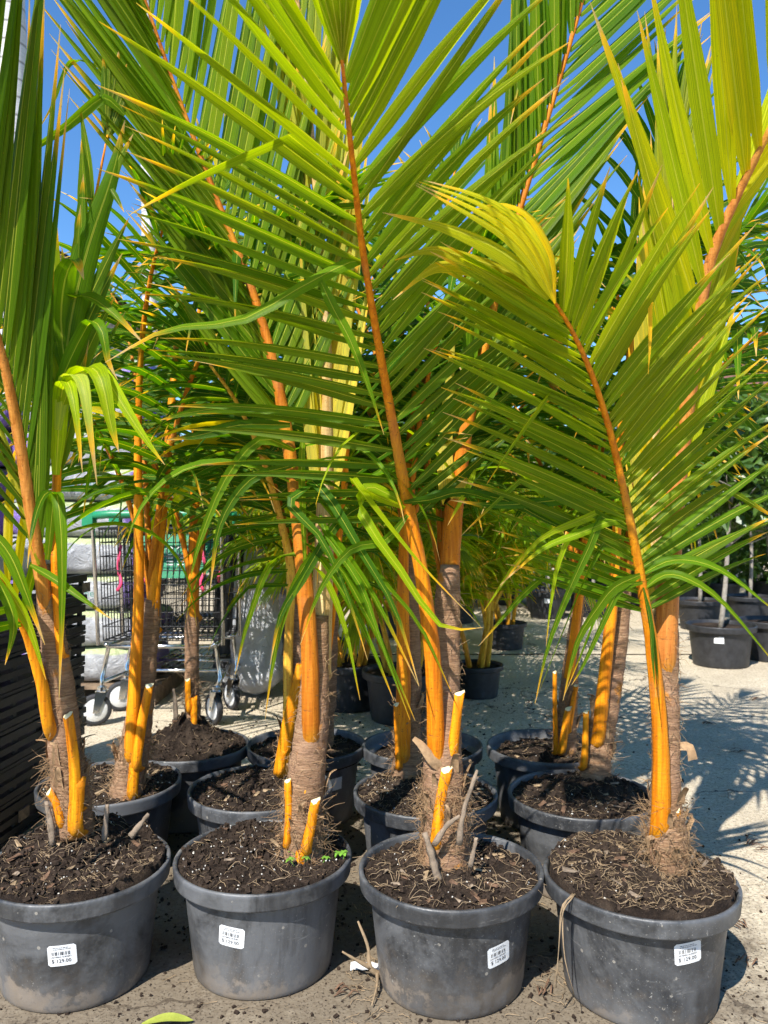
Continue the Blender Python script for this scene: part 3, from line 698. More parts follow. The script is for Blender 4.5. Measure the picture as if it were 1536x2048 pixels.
f3b = frond(A3, pp([(898, 1250, 1.84), (903, 1120, 1.84), (912, 1010, 1.85), (926, 900, 1.85), (944, 800, 1.85), (966, 700, 1.85), (992, 590, 1.86), (1030, 450, 1.87), (1078, 290, 1.88), (1130, 120, 1.88), (1180, -50, 1.88)]),
    (.024, .021, .018, .015, .012, .009, .007, .004), (1, .25, 0), .30, .97, (26, 30), (.30, .5, .62, .55, .35), (9, 16, 22, 20), (16, 24, 30, 26), .030, .03, (.095, .16, .006), (.065, .135, .006), .05, 36, .6, .02, 9, dry=0, rcol=(.60, .18, .006), loose=.5)
blade(f3b, pp([(930, 960, 1.83), (900, 1000, 1.8), (890, 900, 1.84), (900, 760, 1.85), (910, 640, 1.85)]), .04, PALE)

# ---- front line, fourth pot
cA4 = V((.548, 1.715, 0)); A4 = palm_thing(cA4, 'potted palm with a curved orange stalk on straw-littered soil, next to open paving', FRONT)
pot(A4, cA4, seed=4); s_, hA4 = soil(A4, cA4, .245, .026, (-.03, .03), .15, 620, 1300, 14, .010, 4, 40, .012, 6)
price_label(A4, cA4, 1374, 1904, rad(6), seed=4)
trunk(A4, pp([(1345, 1760, 1.71), (1335, 1690, 1.71), (1332, 1600, 1.72), (1332, 1480, 1.73), (1330, 1370, 1.74), (1330, 1270, 1.75), (1332, 1190, 1.76)]), (.038, .043, .032, .029, .029, .028, .022), 620, True, 4)
stub(A4, pp([(1352, 1690), (1353, 1650), (1354, 1622)], 1.69), .017)
stick(A4, pp([(1370, 1750), (1380, 1725), (1392, 1700)], 1.69), .008)
mb = MB(); leaf_rows(mb, spline(pp([(1345, 1495, 1.72), (1362, 1492, 1.71), (1378, 1495, 1.71), (1384, 1520, 1.71)]), 6), V((0, .3, 1)), .026, .3, .4, prof=lambda s: .6 + .3 * s); mb.build('sheath_scrap', 'fibre', A4, P(1345, 1495, 1.72))
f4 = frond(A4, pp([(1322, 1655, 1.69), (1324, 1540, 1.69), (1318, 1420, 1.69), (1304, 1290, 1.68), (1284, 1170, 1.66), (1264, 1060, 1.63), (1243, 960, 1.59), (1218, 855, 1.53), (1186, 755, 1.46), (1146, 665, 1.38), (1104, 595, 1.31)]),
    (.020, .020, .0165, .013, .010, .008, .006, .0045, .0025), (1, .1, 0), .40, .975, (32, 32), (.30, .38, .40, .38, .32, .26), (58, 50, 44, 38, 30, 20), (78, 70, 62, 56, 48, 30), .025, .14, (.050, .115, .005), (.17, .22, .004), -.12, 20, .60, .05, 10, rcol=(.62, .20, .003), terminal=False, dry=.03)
for q, w, c_ in (([(1108, 600, 1.31), (1085, 530, 1.28), (1030, 460, 1.25), (950, 410, 1.22), (835, 365, 1.20)], .050, (.36, .35, .010)),
                 ([(1112, 606, 1.31), (1098, 530, 1.29), (1055, 455, 1.27), (1000, 425, 1.26), (945, 418, 1.25)], .046, (.46, .38, .010)),
                 ([(1100, 596, 1.31), (1060, 545, 1.28), (980, 490, 1.25), (880, 450, 1.23), (765, 425, 1.22)], .034, (.26, .28, .008)),
                 ([(1090, 590, 1.32), (1010, 540, 1.30), (900, 505, 1.28), (850, 500, 1.27), (790, 520, 1.27)], .028, (.26, .25, .012)),
                 ([(1080, 590, 1.33), (1000, 550, 1.31), (900, 530, 1.30), (850, 545, 1.29), (785, 600, 1.29)], .028, (.26, .25, .012)),
                 ([(1300, 590, 1.40), (1298, 620, 1.40), (1298, 690, 1.40), (1296, 748, 1.40)], .012, (.6, .33, .02)),
                 ([(1262, 1055, 1.63), (1230, 1040, 1.62), (1150, 1070, 1.61), (1080, 1100, 1.60), (1000, 1170, 1.60)], .020, LIME),
                 ([(1275, 1120, 1.65), (1230, 1080, 1.65), (1190, 1110, 1.64), (1130, 1250, 1.63), (1068, 1408, 1.63)], .018, GREEN),
                 ([(1285, 1170, 1.66), (1240, 1160, 1.66), (1200, 1210, 1.65), (1160, 1310, 1.65), (1125, 1400, 1.65)], .026, GREEN),
                 ([(1285, 1180, 1.66), (1330, 1150, 1.65), (1380, 1160, 1.63), (1450, 1210, 1.61), (1560, 1340, 1.59)], .020, GREEN),
                 ([(1280, 1150, 1.66), (1350, 1120, 1.65), (1440, 1140, 1.63), (1560, 1230, 1.60)], .022, GREEN),
                 ([(1290, 1190, 1.66), (1300, 1250, 1.66), (1310, 1320, 1.66), (1318, 1396, 1.67)], .014, DEEP)):
    k_ = 4 if w > .04 else 1
    for u in range(k_):
        o_ = (u - (k_ - 1) / 2) * w * 900 / k_
        blade(f4, pp([(x + o_ * .8 * min(1, i * .8) * (1 if i < len(q) - 1 else .25 + .2 * u), y - o_ * min(1, i * .8) * (1 if i < len(q) - 1 else .3) * 1.0, d_) for i, (x, y, d_) in enumerate(q)]), w / (k_ ** .75), c_, (.5, .3, 1), .5)
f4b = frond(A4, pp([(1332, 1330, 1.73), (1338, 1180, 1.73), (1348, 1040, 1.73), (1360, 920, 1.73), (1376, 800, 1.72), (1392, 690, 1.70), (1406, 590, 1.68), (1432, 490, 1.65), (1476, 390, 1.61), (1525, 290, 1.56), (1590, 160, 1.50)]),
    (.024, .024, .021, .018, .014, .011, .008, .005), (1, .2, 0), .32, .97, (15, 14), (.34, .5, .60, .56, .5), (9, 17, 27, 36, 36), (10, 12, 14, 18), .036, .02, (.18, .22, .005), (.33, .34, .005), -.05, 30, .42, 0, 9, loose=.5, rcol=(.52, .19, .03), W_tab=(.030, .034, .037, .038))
f4s = frond(A4, pp([(1322, 1290, 1.76), (1315, 1150, 1.77), (1308, 1000, 1.77), (1310, 850, 1.78), (1320, 700, 1.79), (1335, 540, 1.80), (1345, 380, 1.8)]), (.020, .018, .013, .009, .005), (1, .2, 0), .10, .95, (16, 16), (.3, .42, .45, .4), (8, 8, 9), None, .028, 0, PALE, (.15, .19, .012), .02, 42, .6, 0, 9, rcol=(.62, .45, .16), loose=.4)

def skirt(fo, base, n, L=.5, W=.022, az=(0, 360), col=(GREEN, DEEP, GREEN, LIME), el=35, droop=2.6):
    """long lower leaflets that arch out of the crown and hang"""
    for k in range(n):
        a = rad(R.uniform(*az)); e = rad(el + jit(25)); d = V((math.cos(a) * math.cos(e), math.sin(a) * math.cos(e), math.sin(e)))
        P_ = grow(base + V((jit(.01), jit(.01), jit(.09))), d, L * R.uniform(.7, 1.25), droop * R.uniform(.6, 1.3), 11, None, V((jit(.2), jit(.2), 0)))
        mb = MB(); leaf_rows(mb, P_, V((-d.y, d.x, jit(.5))), W * R.uniform(.7, 1.2), .4, jit(.8)); mb.build('leaflet', 'leaf', fo, P_[0], color=vary(R.choice(col), .2))
def hang(fo, rows, d0, wdir=(.7, .3, -.5)):
    for q, w, c_ in rows: blade(fo, pp([(x, y, d0 + jit(.004) - .012 * i) for i, (x, y) in enumerate(q)]), w, c_, wdir, .32)
hang(f3, (([(810, 1015), (740, 985), (703, 955), (755, 1025), (843, 1132), (964, 1256)], .027, LIME), ([(808, 1005), (860, 1000), (925, 985), (1010, 1010), (1085, 1040)], .022, DEEP), ([(815, 1030), (770, 1080), (700, 1100), (640, 1180), (600, 1290)], .020, GREEN),
          ([(950, 940), (930, 985), (895, 1051)], .014, LIME), ([(1075, 1085), (1030, 1130), (967, 1223)], .014, LIME), ([(1090, 1150), (1040, 1195), (957, 1292)], .016, GREEN)), 1.69)
hang(f2, (([(590, 960), (612, 957), (674, 976), (742, 1041), (790, 1120)], .026, DEEP), ([(597, 1000), (619, 986), (690, 1061), (755, 1152), (837, 1249), (902, 1383)], .028, GREEN), ([(597, 1030), (615, 1025), (677, 1093), (749, 1197), (838, 1373)], .028, GREEN),
          ([(602, 1080), (641, 1119), (690, 1191), (742, 1292), (788, 1402)], .024, GREEN), ([(604, 1085), (671, 1126), (723, 1210), (772, 1308), (830, 1441)], .024, GREEN), ([(605, 1120), (650, 1160), (690, 1260), (720, 1400)], .018, LIME),
          ([(762, 989), (674, 1048), (602, 1161), (560, 1233), (540, 1330)], .022, DEEP), ([(590, 900), (520, 880), (450, 960), (400, 1080), (380, 1160)], .024, GREEN), ([(585, 930), (500, 960), (440, 1050), (420, 1180)], .022, DEEP), ([(580, 850), (480, 850), (400, 870), (330, 880)], .026, DEEP), ([(575, 830), (470, 815), (380, 825), (320, 840)], .024, GREEN)), 1.77)
hang(f4, (([(1256, 1020), (1244, 1007), (1167, 1038), (1077, 1080), (1000, 1174)], .020, LIME), ([(1256, 1030), (1206, 1031), (1181, 1087), (1133, 1192), (1094, 1297), (1070, 1408)], .021, GREEN), ([(1280, 1150), (1230, 1174), (1195, 1216), (1153, 1286), (1126, 1401)], .026, GREEN),
          ([(1285, 1165), (1241, 1178), (1209, 1237), (1167, 1328), (1143, 1370)], .016, GREEN), ([(1286, 1175), (1300, 1244), (1304, 1314), (1312, 1394)], .012, DEEP), ([(1262, 1040), (1160, 1052), (1118, 1120), (1101, 1209), (1092, 1293)], .013, LIME), ([(1250, 990), (1120, 1000), (1000, 1010), (900, 1000)], .022, DEEP)), 1.64)
skirt(f2, P(590, 960, 1.80), 3, .46, .021, (170, 380)); skirt(f3b, P(915, 960, 1.84), 5, .46, .02, (0, 360)); skirt(f1c, P(112, 1000, 1.80), 4, .42, .02, (280, 420))

# ---- second line
cB1 = V((-.79, 2.31, 0)); B1 = palm_thing(cB1, 'potted palm in front of the shopping trolley, its leaves dark against white bags', MIDDLE)
pot(B1, cB1, seed=5); soil(B1, cB1, .232, .02, (.05, 0), .12, 200, 600, 14, .010, 5, 40)
trunk(B1, pp([(252, 1600, 2.22), (268, 1500, 2.23), (284, 1400, 2.24), (297, 1290, 2.25), (306, 1200, 2.26)]), (.045, .042, .034, .026, .022), 300, True, 5)
stub(B1, pp([(272, 1530), (283, 1450), (298, 1372)], 2.17), .027)
stub(B1, pp([(264, 1590), (268, 1540), (272, 1500)], 2.18), .030, False)
frond(B1, pp([(262, 1500, 2.18), (270, 1350, 2.19), (277, 1200, 2.20), (276, 1000, 2.19), (276, 850, 2.17), (282, 700, 2.12), (300, 560, 2.02), (330, 440, 1.90)]), (.020, .018, .015, .012, .009, .006, .003), (1, .2, 0), .48, .98, (16, 16), (.36, .40, .38, .25), (98, 85, 60, 25), None, .023, .65, DEEP)
frond(B1, pp([(304, 1240, 2.25), (318, 1080, 2.27), (334, 920, 2.30), (345, 780, 2.34), (360, 640, 2.42), (390, 500, 2.52), (430, 400, 2.66)]), (.019, .017, .013, .010, .006, .003), (1, -.3, 0), .38, .98, (16, 16), (.35, .42, .4, .25), (70, 55, 25), None, .023, .55, DEEP)
for az, e0, e1, Lr in ((205, 78, 5, 1.25), (320, 80, 20, 1.2), (120, 82, 30, 1.2)):
    fx = auto_frond(B1, P(300, 1180, 2.26), az, e0, e1, Lr)
    skirt(fx, P(300, 1180, 2.26) + V((0, 0, .22)), 2, .45, .022)
cB2 = V((-.350, 2.265, 0)); B2 = palm_thing(cB2, 'potted palm behind the weedy pot, bare orange stalks standing near its rim', MIDDLE)
pot(B2, cB2, seed=6); soil(B2, cB2, .234, .015, (.02, .06), .12, 110, 800, 6, .009, 6, 60)
trunk(B2, pp([(578, 1552, 2.36), (588, 1450, 2.37), (598, 1330, 2.38), (602, 1200, 2.39)]), (.042, .036, .028, .02), 200, True, 6)
stub(B2, pp([(562, 1540), (578, 1440), (604, 1330)], 2.31), .040, False)
stub(B2, pp([(560, 1545), (563, 1520), (568, 1500)], 2.30), .025, False)
frond(B2, pp([(576, 1480, 2.34), (577, 1300, 2.34), (582, 1150, 2.33), (566, 1060, 2.30), (545, 980, 2.26), (515, 890, 2.18), (470, 800, 2.06), (420, 730, 1.95)]), (.015, .014, .012, .009, .006, .003), (.8, .5, .2), .40, .98, (17, 17), (.34, .40, .38, .25), (80, 65, 25), None, .022, .8, DEEP, rcol=(.78, .42, .04))
for az, e0, e1, Lr in ((160, 80, 15, 1.35), (80, 84, 35, 1.4), (255, 82, 25, 1.1), (30, 82, 20, 1.3)):
    fx = auto_frond(B2, P(600, 1220, 2.38), az, e0, e1, Lr)
    skirt(fx, P(600, 1220, 2.38) + V((0, 0, .22)), 2, .45, .022)
cB3 = V((.115, 2.23, 0)); B3 = palm_thing(cB3, 'potted palm directly behind the broad leaning frond, on pale dusty soil', MIDDLE)
pot(B3, cB3, seed=7); soil(B3, cB3, .232, .02, (-.04, .07), .12, 260, 700, 8, .009, 7, 60)
trunk(B3, pp([(812, 1560, 2.34), (818, 1450, 2.35), (820, 1330, 2.36), (818, 1200, 2.37), (816, 1090, 2.38)]), (.046, .036, .032, .030, .022), 260, True, 7)
stub(B3, pp([(798, 1530), (796, 1480), (793, 1410)], 2.29), .020)
frond(B3, pp([(806, 1500, 2.30), (807, 1350, 2.31), (806, 1200, 2.32), (808, 1080, 2.33), (815, 940, 2.34), (828, 800, 2.36), (850, 640, 2.42), (880, 480, 2.5), (910, 340, 2.6)]), (.022, .021, .018, .013, .009, .005, .003), (1, 0, 0), .42, .98, (16, 16), (.36, .42, .4, .25), (65, 50, 22), None, .023, .4, DEEP)
for az, e0, e1, Lr in ((195, 80, 10, 1.2), (340, 80, 10, 1.25), (60, 84, 30, 1.4), (285, 80, 15, 1.0), (140, 84, 35, 1.4)):
    fx = auto_frond(B3, P(816, 1120, 2.38), az, e0, e1, Lr)
    skirt(fx, P(816, 1120, 2.38) + V((0, 0, .22)), 2, .45, .022)
cB4 = V((.546, 2.215, 0)); B4 = palm_thing(cB4, 'potted palm with forked brown trunk behind the pot with straw litter', MIDDLE)
pot(B4, cB4, seed=8); soil(B4, cB4, .228, .03, (.06, .08), .10, 150, 700, 12, .011, 8, 40)
trunk(B4, pp([(1186, 1570, 2.31), (1202, 1470, 2.32), (1222, 1360, 2.33), (1238, 1260, 2.34), (1250, 1150, 2.35)]), (.044, .038, .034, .028, .020), 260, True, 8)
stub(B4, pp([(1168, 1530), (1171, 1480), (1172, 1424)], 2.27), .020)
frond(B4, pp([(1198, 1470, 2.28), (1212, 1330, 2.28), (1226, 1200, 2.28), (1234, 1060, 2.28), (1240, 900, 2.26), (1255, 740, 2.22), (1285, 560, 2.16), (1315, 400, 2.1), (1332, 260, 2.05)]), (.020, .018, .015, .012, .009, .006, .003), (1, .1, 0), .50, .985, (18, 18), (.34, .40, .36, .2), (75, 62, 30), None, .022, .55, DEEP)
for az, e0, e1, Lr in ((350, 78, 0, 1.3), (10, 82, 30, 1.45), (45, 84, 40, 1.4), (180, 82, 10, 1.1), (300, 76, -5, 1.15), (330, 84, 45, 1.3)):
    fx = auto_frond(B4, P(1250, 1170, 2.35), az, e0, e1, Lr, L=.42, W=.025)
    skirt(fx, P(1250, 1170, 2.35) + V((0, 0, .22)), 2, .45, .022)

# ---- third line
cC1 = V((-.655, 2.68, 0)); C1 = palm_thing(cC1, 'potted palm rising from a tall black cone of soil', BACKROW)
pot(C1, cC1, seed=9); soil(C1, cC1, .236, .105, (.0, .0), .10, 60, 900, 6, .016, 9, 10)
trunk(C1, pp([(386, 1445, 2.68), (384, 1350, 2.68), (384, 1260, 2.68), (386, 1180, 2.68)]), (.026, .024, .024, .020), 120, False, 9)
stub(C1, pp([(388, 1450), (388, 1420), (388, 1395)], 2.64), .022, False); stub(C1, pp([(378, 1420), (376, 1390), (375, 1360)], 2.64), .02)
stick(C1, pp([(352, 1440), (350, 1400), (347, 1378)], 2.62), .014)
frond(C1, pp([(386, 1220, 2.67), (388, 1060, 2.67), (391, 900, 2.67), (394, 760, 2.68), (400, 600, 2.7), (420, 450, 2.74), (450, 330, 2.8)]), (.022, .019, .014, .009, .005, .003), (1, 0, 0), .45, .98, (14, 14), (.35, .42, .4, .25), (60, 45, 20), None, .023, .4, DEEP)
for az, e0, e1, Lr in ((175, 80, 5, 1.15), (100, 82, 30, 1.3), (230, 78, 10, 1.0), (20, 80, 15, 1.1)):
    fx = auto_frond(C1, P(386, 1190, 2.68), az, e0, e1, Lr, n=19)
    skirt(fx, P(386, 1190, 2.68) + V((0, 0, .22)), 2, .45, .022)
cC2 = V((-.262, 2.69, 0)); C2 = palm_thing(cC2, 'potted palm in the dark pot with a small white sticker on its shaded side', BACKROW)
pot(C2, cC2, seed=10); soil(C2, cC2, .222, .02, (0, 0), .12, 60, 300, 4, .010, 10, 10)
trunk(C2, pp([(640, 1495, 2.69), (652, 1380, 2.70), (660, 1260, 2.70), (664, 1150, 2.70)]), (.044, .034, .028, .02), 100, False, 10)
m = MB(); fL = pot_map(cC2, rad(-52), .15, 0, .0009, 10); m.quad_strip([[fL(.028, -.02), fL(.028, .02)], [fL(0, -.02), fL(0, .02)], [fL(-.028, -.02), fL(-.028, .02)]]); m.build('price_label', 'paper', C2, fL(0, 0))
for az, e0, e1, Lr in ((185, 80, 5, 1.25), (90, 84, 30, 1.4), (240, 82, 20, 1.1), (0, 80, 10, 1.25), (130, 84, 45, 1.4), (60, 86, 55, 1.4)):
    fx = auto_frond(C2, P(664, 1170, 2.70), az, e0, e1, Lr, n=19)
    skirt(fx, P(664, 1170, 2.70) + V((0, 0, .22)), 2, .45, .022)
cC3 = V((.130, 2.68, 0)); C3 = palm_thing(cC3, 'potted palm in an underfilled dark pot behind the dusty-soiled pot', BACKROW)
pot(C3, cC3, seed=11); soil(C3, cC3, .200, .01, (0, 0), .12, 40, 200, 4, .010, 11, 10)
trunk(C3, pp([(868, 1510, 2.72), (872, 1400, 2.73), (880, 1280, 2.74), (884, 1160, 2.74)]), (.044, .034, .028, .02), 100, False, 11)
for az, e0, e1, Lr in ((180, 80, 0, 1.2), (75, 84, 35, 1.4), (350, 78, 0, 1.3), (285, 82, 25, 1.1), (120, 86, 50, 1.5), (30, 82, 25, 1.4)):
    fx = auto_frond(C3, P(884, 1180, 2.74), az, e0, e1, Lr, n=19)
    skirt(fx, P(884, 1180, 2.74) + V((0, 0, .22)), 2, .45, .022)
cC4 = V((.545, 2.665, 0)); C4 = palm_thing(cC4, 'thin-stemmed potted palm with three upright cut stubs', BACKROW)
pot(C4, cC4, seed=12); soil(C4, cC4, .215, .02, (.02, 0), .12, 80, 300, 10, .012, 12, 10)
trunk(C4, pp([(1128, 1505, 2.62), (1136, 1400, 2.62), (1146, 1290, 2.63), (1160, 1190, 2.64)]), (.038, .03, .022, .018), 160, True, 12)
stub(C4, pp([(1112, 1500), (1110, 1420), (1110, 1345)], 2.58), .016); stub(C4, pp([(1124, 1500), (1130, 1460), (1137, 1418)], 2.56), .026); stub(C4, pp([(1138, 1460), (1146, 1410), (1152, 1372)], 2.58), .018)
frond(C4, pp([(1140, 1340, 2.60), (1158, 1200, 2.60), (1172, 1080, 2.59), (1186, 940, 2.57), (1205, 780, 2.53), (1230, 620, 2.46), (1265, 480, 2.4)]), (.017, .015, .012, .009, .006, .003), (1, 0, 0), .42, .98, (14, 14), (.34, .4, .38, .25), (72, 60, 28), None, .022, .6, DEEP)
for az, e0, e1, Lr in ((200, 78, 0, 1.2), (60, 84, 35, 1.4), (340, 80, 10, 1.35), (10, 84, 35, 1.5), (110, 84, 40, 1.3)):
    fx = auto_frond(C4, P(1160, 1200, 2.64), az, e0, e1, Lr, n=19)
    skirt(fx, P(1160, 1200, 2.64) + V((0, 0, .22)), 2, .45, .022)

# ------------------------------------------------------------------ black crates, stacked
def crate(loc, rz, label):
    t = thing('crate', loc, label, 'crate', 'black plastic crates in one stack')
    M_ = Matrix.Rotation(rz, 3, 'Z'); L_, Wd, Hh = .62, .42, .112
    def bx(c, sz, name):
        m = MB(); m.box(V(loc) + M_ @ V(c), sz, M_); m.build(name, 'black_plastic', t, V(loc) + M_ @ V(c), smooth=False)
    bx((0, 0, .006), (Wd, L_, .010), 'base')
    for sx in (-1, 1):
        for k in range(3): bx((sx * (Wd / 2 - .006), 0, .024 + .036 * k), (.010, L_, .020 if k < 2 else .026), 'side_slat')
        for k in range(5): bx((sx * (Wd / 2 - .015), -L_ / 2 + .02 + k * (L_ - .04) / 4, .058), (.010, .022, .092), 'rib')
    for sy in (-1, 1):
        for k in range(3): bx((0, sy * (L_ / 2 - .006), .024 + .036 * k), (Wd - .024, .010, .020 if k < 2 else .026), 'end_slat')
    return t
NTH = ('lowest', 'second from the ground', 'third from the ground', 'fourth from the ground', 'fifth from the ground', 'second from the top', 'topmost')
rz0 = -math.atan2(.06, .6)
for k in range(7):
    t_ = crate((-1.345 + jit(.004), 2.68 + jit(.006), .0005 + k * .1135), rz0 + jit(.012), 'black slatted plastic crate, %s in the stack beside the palms' % NTH[k])
    if k % 2 == 0:
        M_ = Matrix.Rotation(rz0, 3, 'Z'); cc = ORG[t_.name] + M_ @ V((.212, -.12 + .07 * k, .060)); m = MB(); m.box(cc, (.002, .06, .035), M_); m.build('paper_tag', 'dead_stick', t_, cc, smooth=False)

# ------------------------------------------------------------------ bags of mulch
def bag(loc, sz, rz, label, txt=None, seed=0, mat='mulch_bag', group='bags stacked behind the trolley'):
    m = MB(); N = 22; rows = []
    M_ = Matrix.Rotation(rz, 3, 'Z')
    for i in range(13):
        th = -math.pi / 2 + math.pi * i / 12; row = []
        for k in range(N * 2):
            ph = 2 * math.pi * k / (N * 2); e = .55
            f = lambda a, p: math.copysign(abs(a) ** p, a)
            x = f(math.cos(th), .45) * f(math.cos(ph), .38) * sz[0] / 2; y = f(math.cos(th), .45) * f(math.sin(ph), .38) * sz[1] / 2; z = f(math.sin(th), .42) * sz[2] / 2
            q = V((x, y, z)); w = .020 * noise.noise(q * 7 + V((seed, 0, 0))) + .012 * noise.noise(q * 19 + V((0, seed, 0)))
            row.append(V(loc) + M_ @ (q * (1 + w * 4) + V((0, 0, sz[2] / 2))))
        rows.append(row)
    m.quad_strip(rows, True)
    o = m.build('mulch_bag', mat, None, loc); tag(o, label, 'bag', group)
    if txt:
        vs, fs = text_mesh(txt, .055); mm = MB(); mm.v = [V(loc) + M_ @ V((q.x, -sz[1] / 2 - .030, q.y + sz[2] * .40)) for q in vs]; mm.f = fs
        mm.build('printed_name', 'green_print', o, loc, smooth=False)
    return o
for k in range(9):
    nm = ('bottom', 'second', 'third', 'fourth', 'fifth', 'sixth', 'seventh', 'eighth', 'top')[k]
    bag((-1.64 + jit(.03), 4.50 + jit(.02), .10 + k * .195), (.78, .50, .205), jit(.06), 'white and purple mulch bag, %s layer of the tall pile behind the trolley' % nm, 'Sugar Cane' if k in (2, 5, 7) else None, k * 3.3)
for k in range(8):
    nm = ('bottom', 'second', 'third', 'fourth', 'fifth', 'sixth', 'seventh', 'top')[k]
    bag((-2.47 + jit(.03), 4.55 + jit(.02), .10 + k * .195), (.78, .50, .205), jit(.06), 'white and purple mulch bag, %s layer of the pile nearer the brick building' % nm, None, k * 5.1 + 40)
m = MB(); M0 = V((-2.05, 4.52, 0))
for x in (-.8, 0, .8):
    m = MB(); m.box(M0 + V((x, 0, .043)), (.09, .62, .086)); 
    if x == -.8: pal = thing('pallet', M0, 'low timber pallet carrying the piles of mulch bags', 'pallet')
    m.build('bearer', 'timber', pal, smooth=False)
for k in range(6):
    m = MB(); m.box(M0 + V((0, -.27 + k * .108, .094)), (1.70, .085, .016)); m.build('deck_board', 'timber', pal, smooth=False)
bag((-1.36, 2.68, .797), (.40, .58, .13), rz0, 'dull grey plastic bag lying on top of the black crates', None, 77, 'plastic_wrap', 'loose wrapped bags')

# clear-wrapped sack and dark bundle beside the trolley
def lump(name, loc, rx, ry, hh, mat, label, cat, seed, amp=.16, n=40, rows_=26):
    m = MB(); rows = []
    for i in range(rows_ + 1):
        s = i / rows_; pr = (min(1, s * 9) ** .5) * (1 - .25 * s) * (min(1, (1 - s) * 5) ** .6)
        row = []
        for k in range(n):
            a = 2 * math.pi * k / n; q = V((math.cos(a), math.sin(a), s * hh / rx * .6))
            w = 1 + amp * noise.noise(q * 1.6 + V((seed, 0, 0))) + amp * .6 * noise.noise(q * 4.5 + V((0, seed, 0))) + amp * .3 * abs(noise.noise(q * 11))
            row.append(V(loc) + V((math.cos(a) * rx * pr * w, math.sin(a) * ry * pr * w, s * hh)))
        rows.append(row)
    m.quad_strip(rows, True); m.f.append(tuple(range(n)))
    return tag(m.build(name, mat, None, loc), label, cat)
lump('wrapped_sack', V(((512 - 768) / F * 4.45, 4.45, 0)), .15, .15, .88, 'plastic_wrap', 'upright sack in shiny crumpled clear plastic beside the trolley', 'sack', 3.1)
lump('cloth_bundle', V((-.93, 4.75, 0)), .085, .09, .86, 'black_plastic', 'tall narrow black bundle standing between trolley and wrapped sack', 'bundle', 8.4, .10)

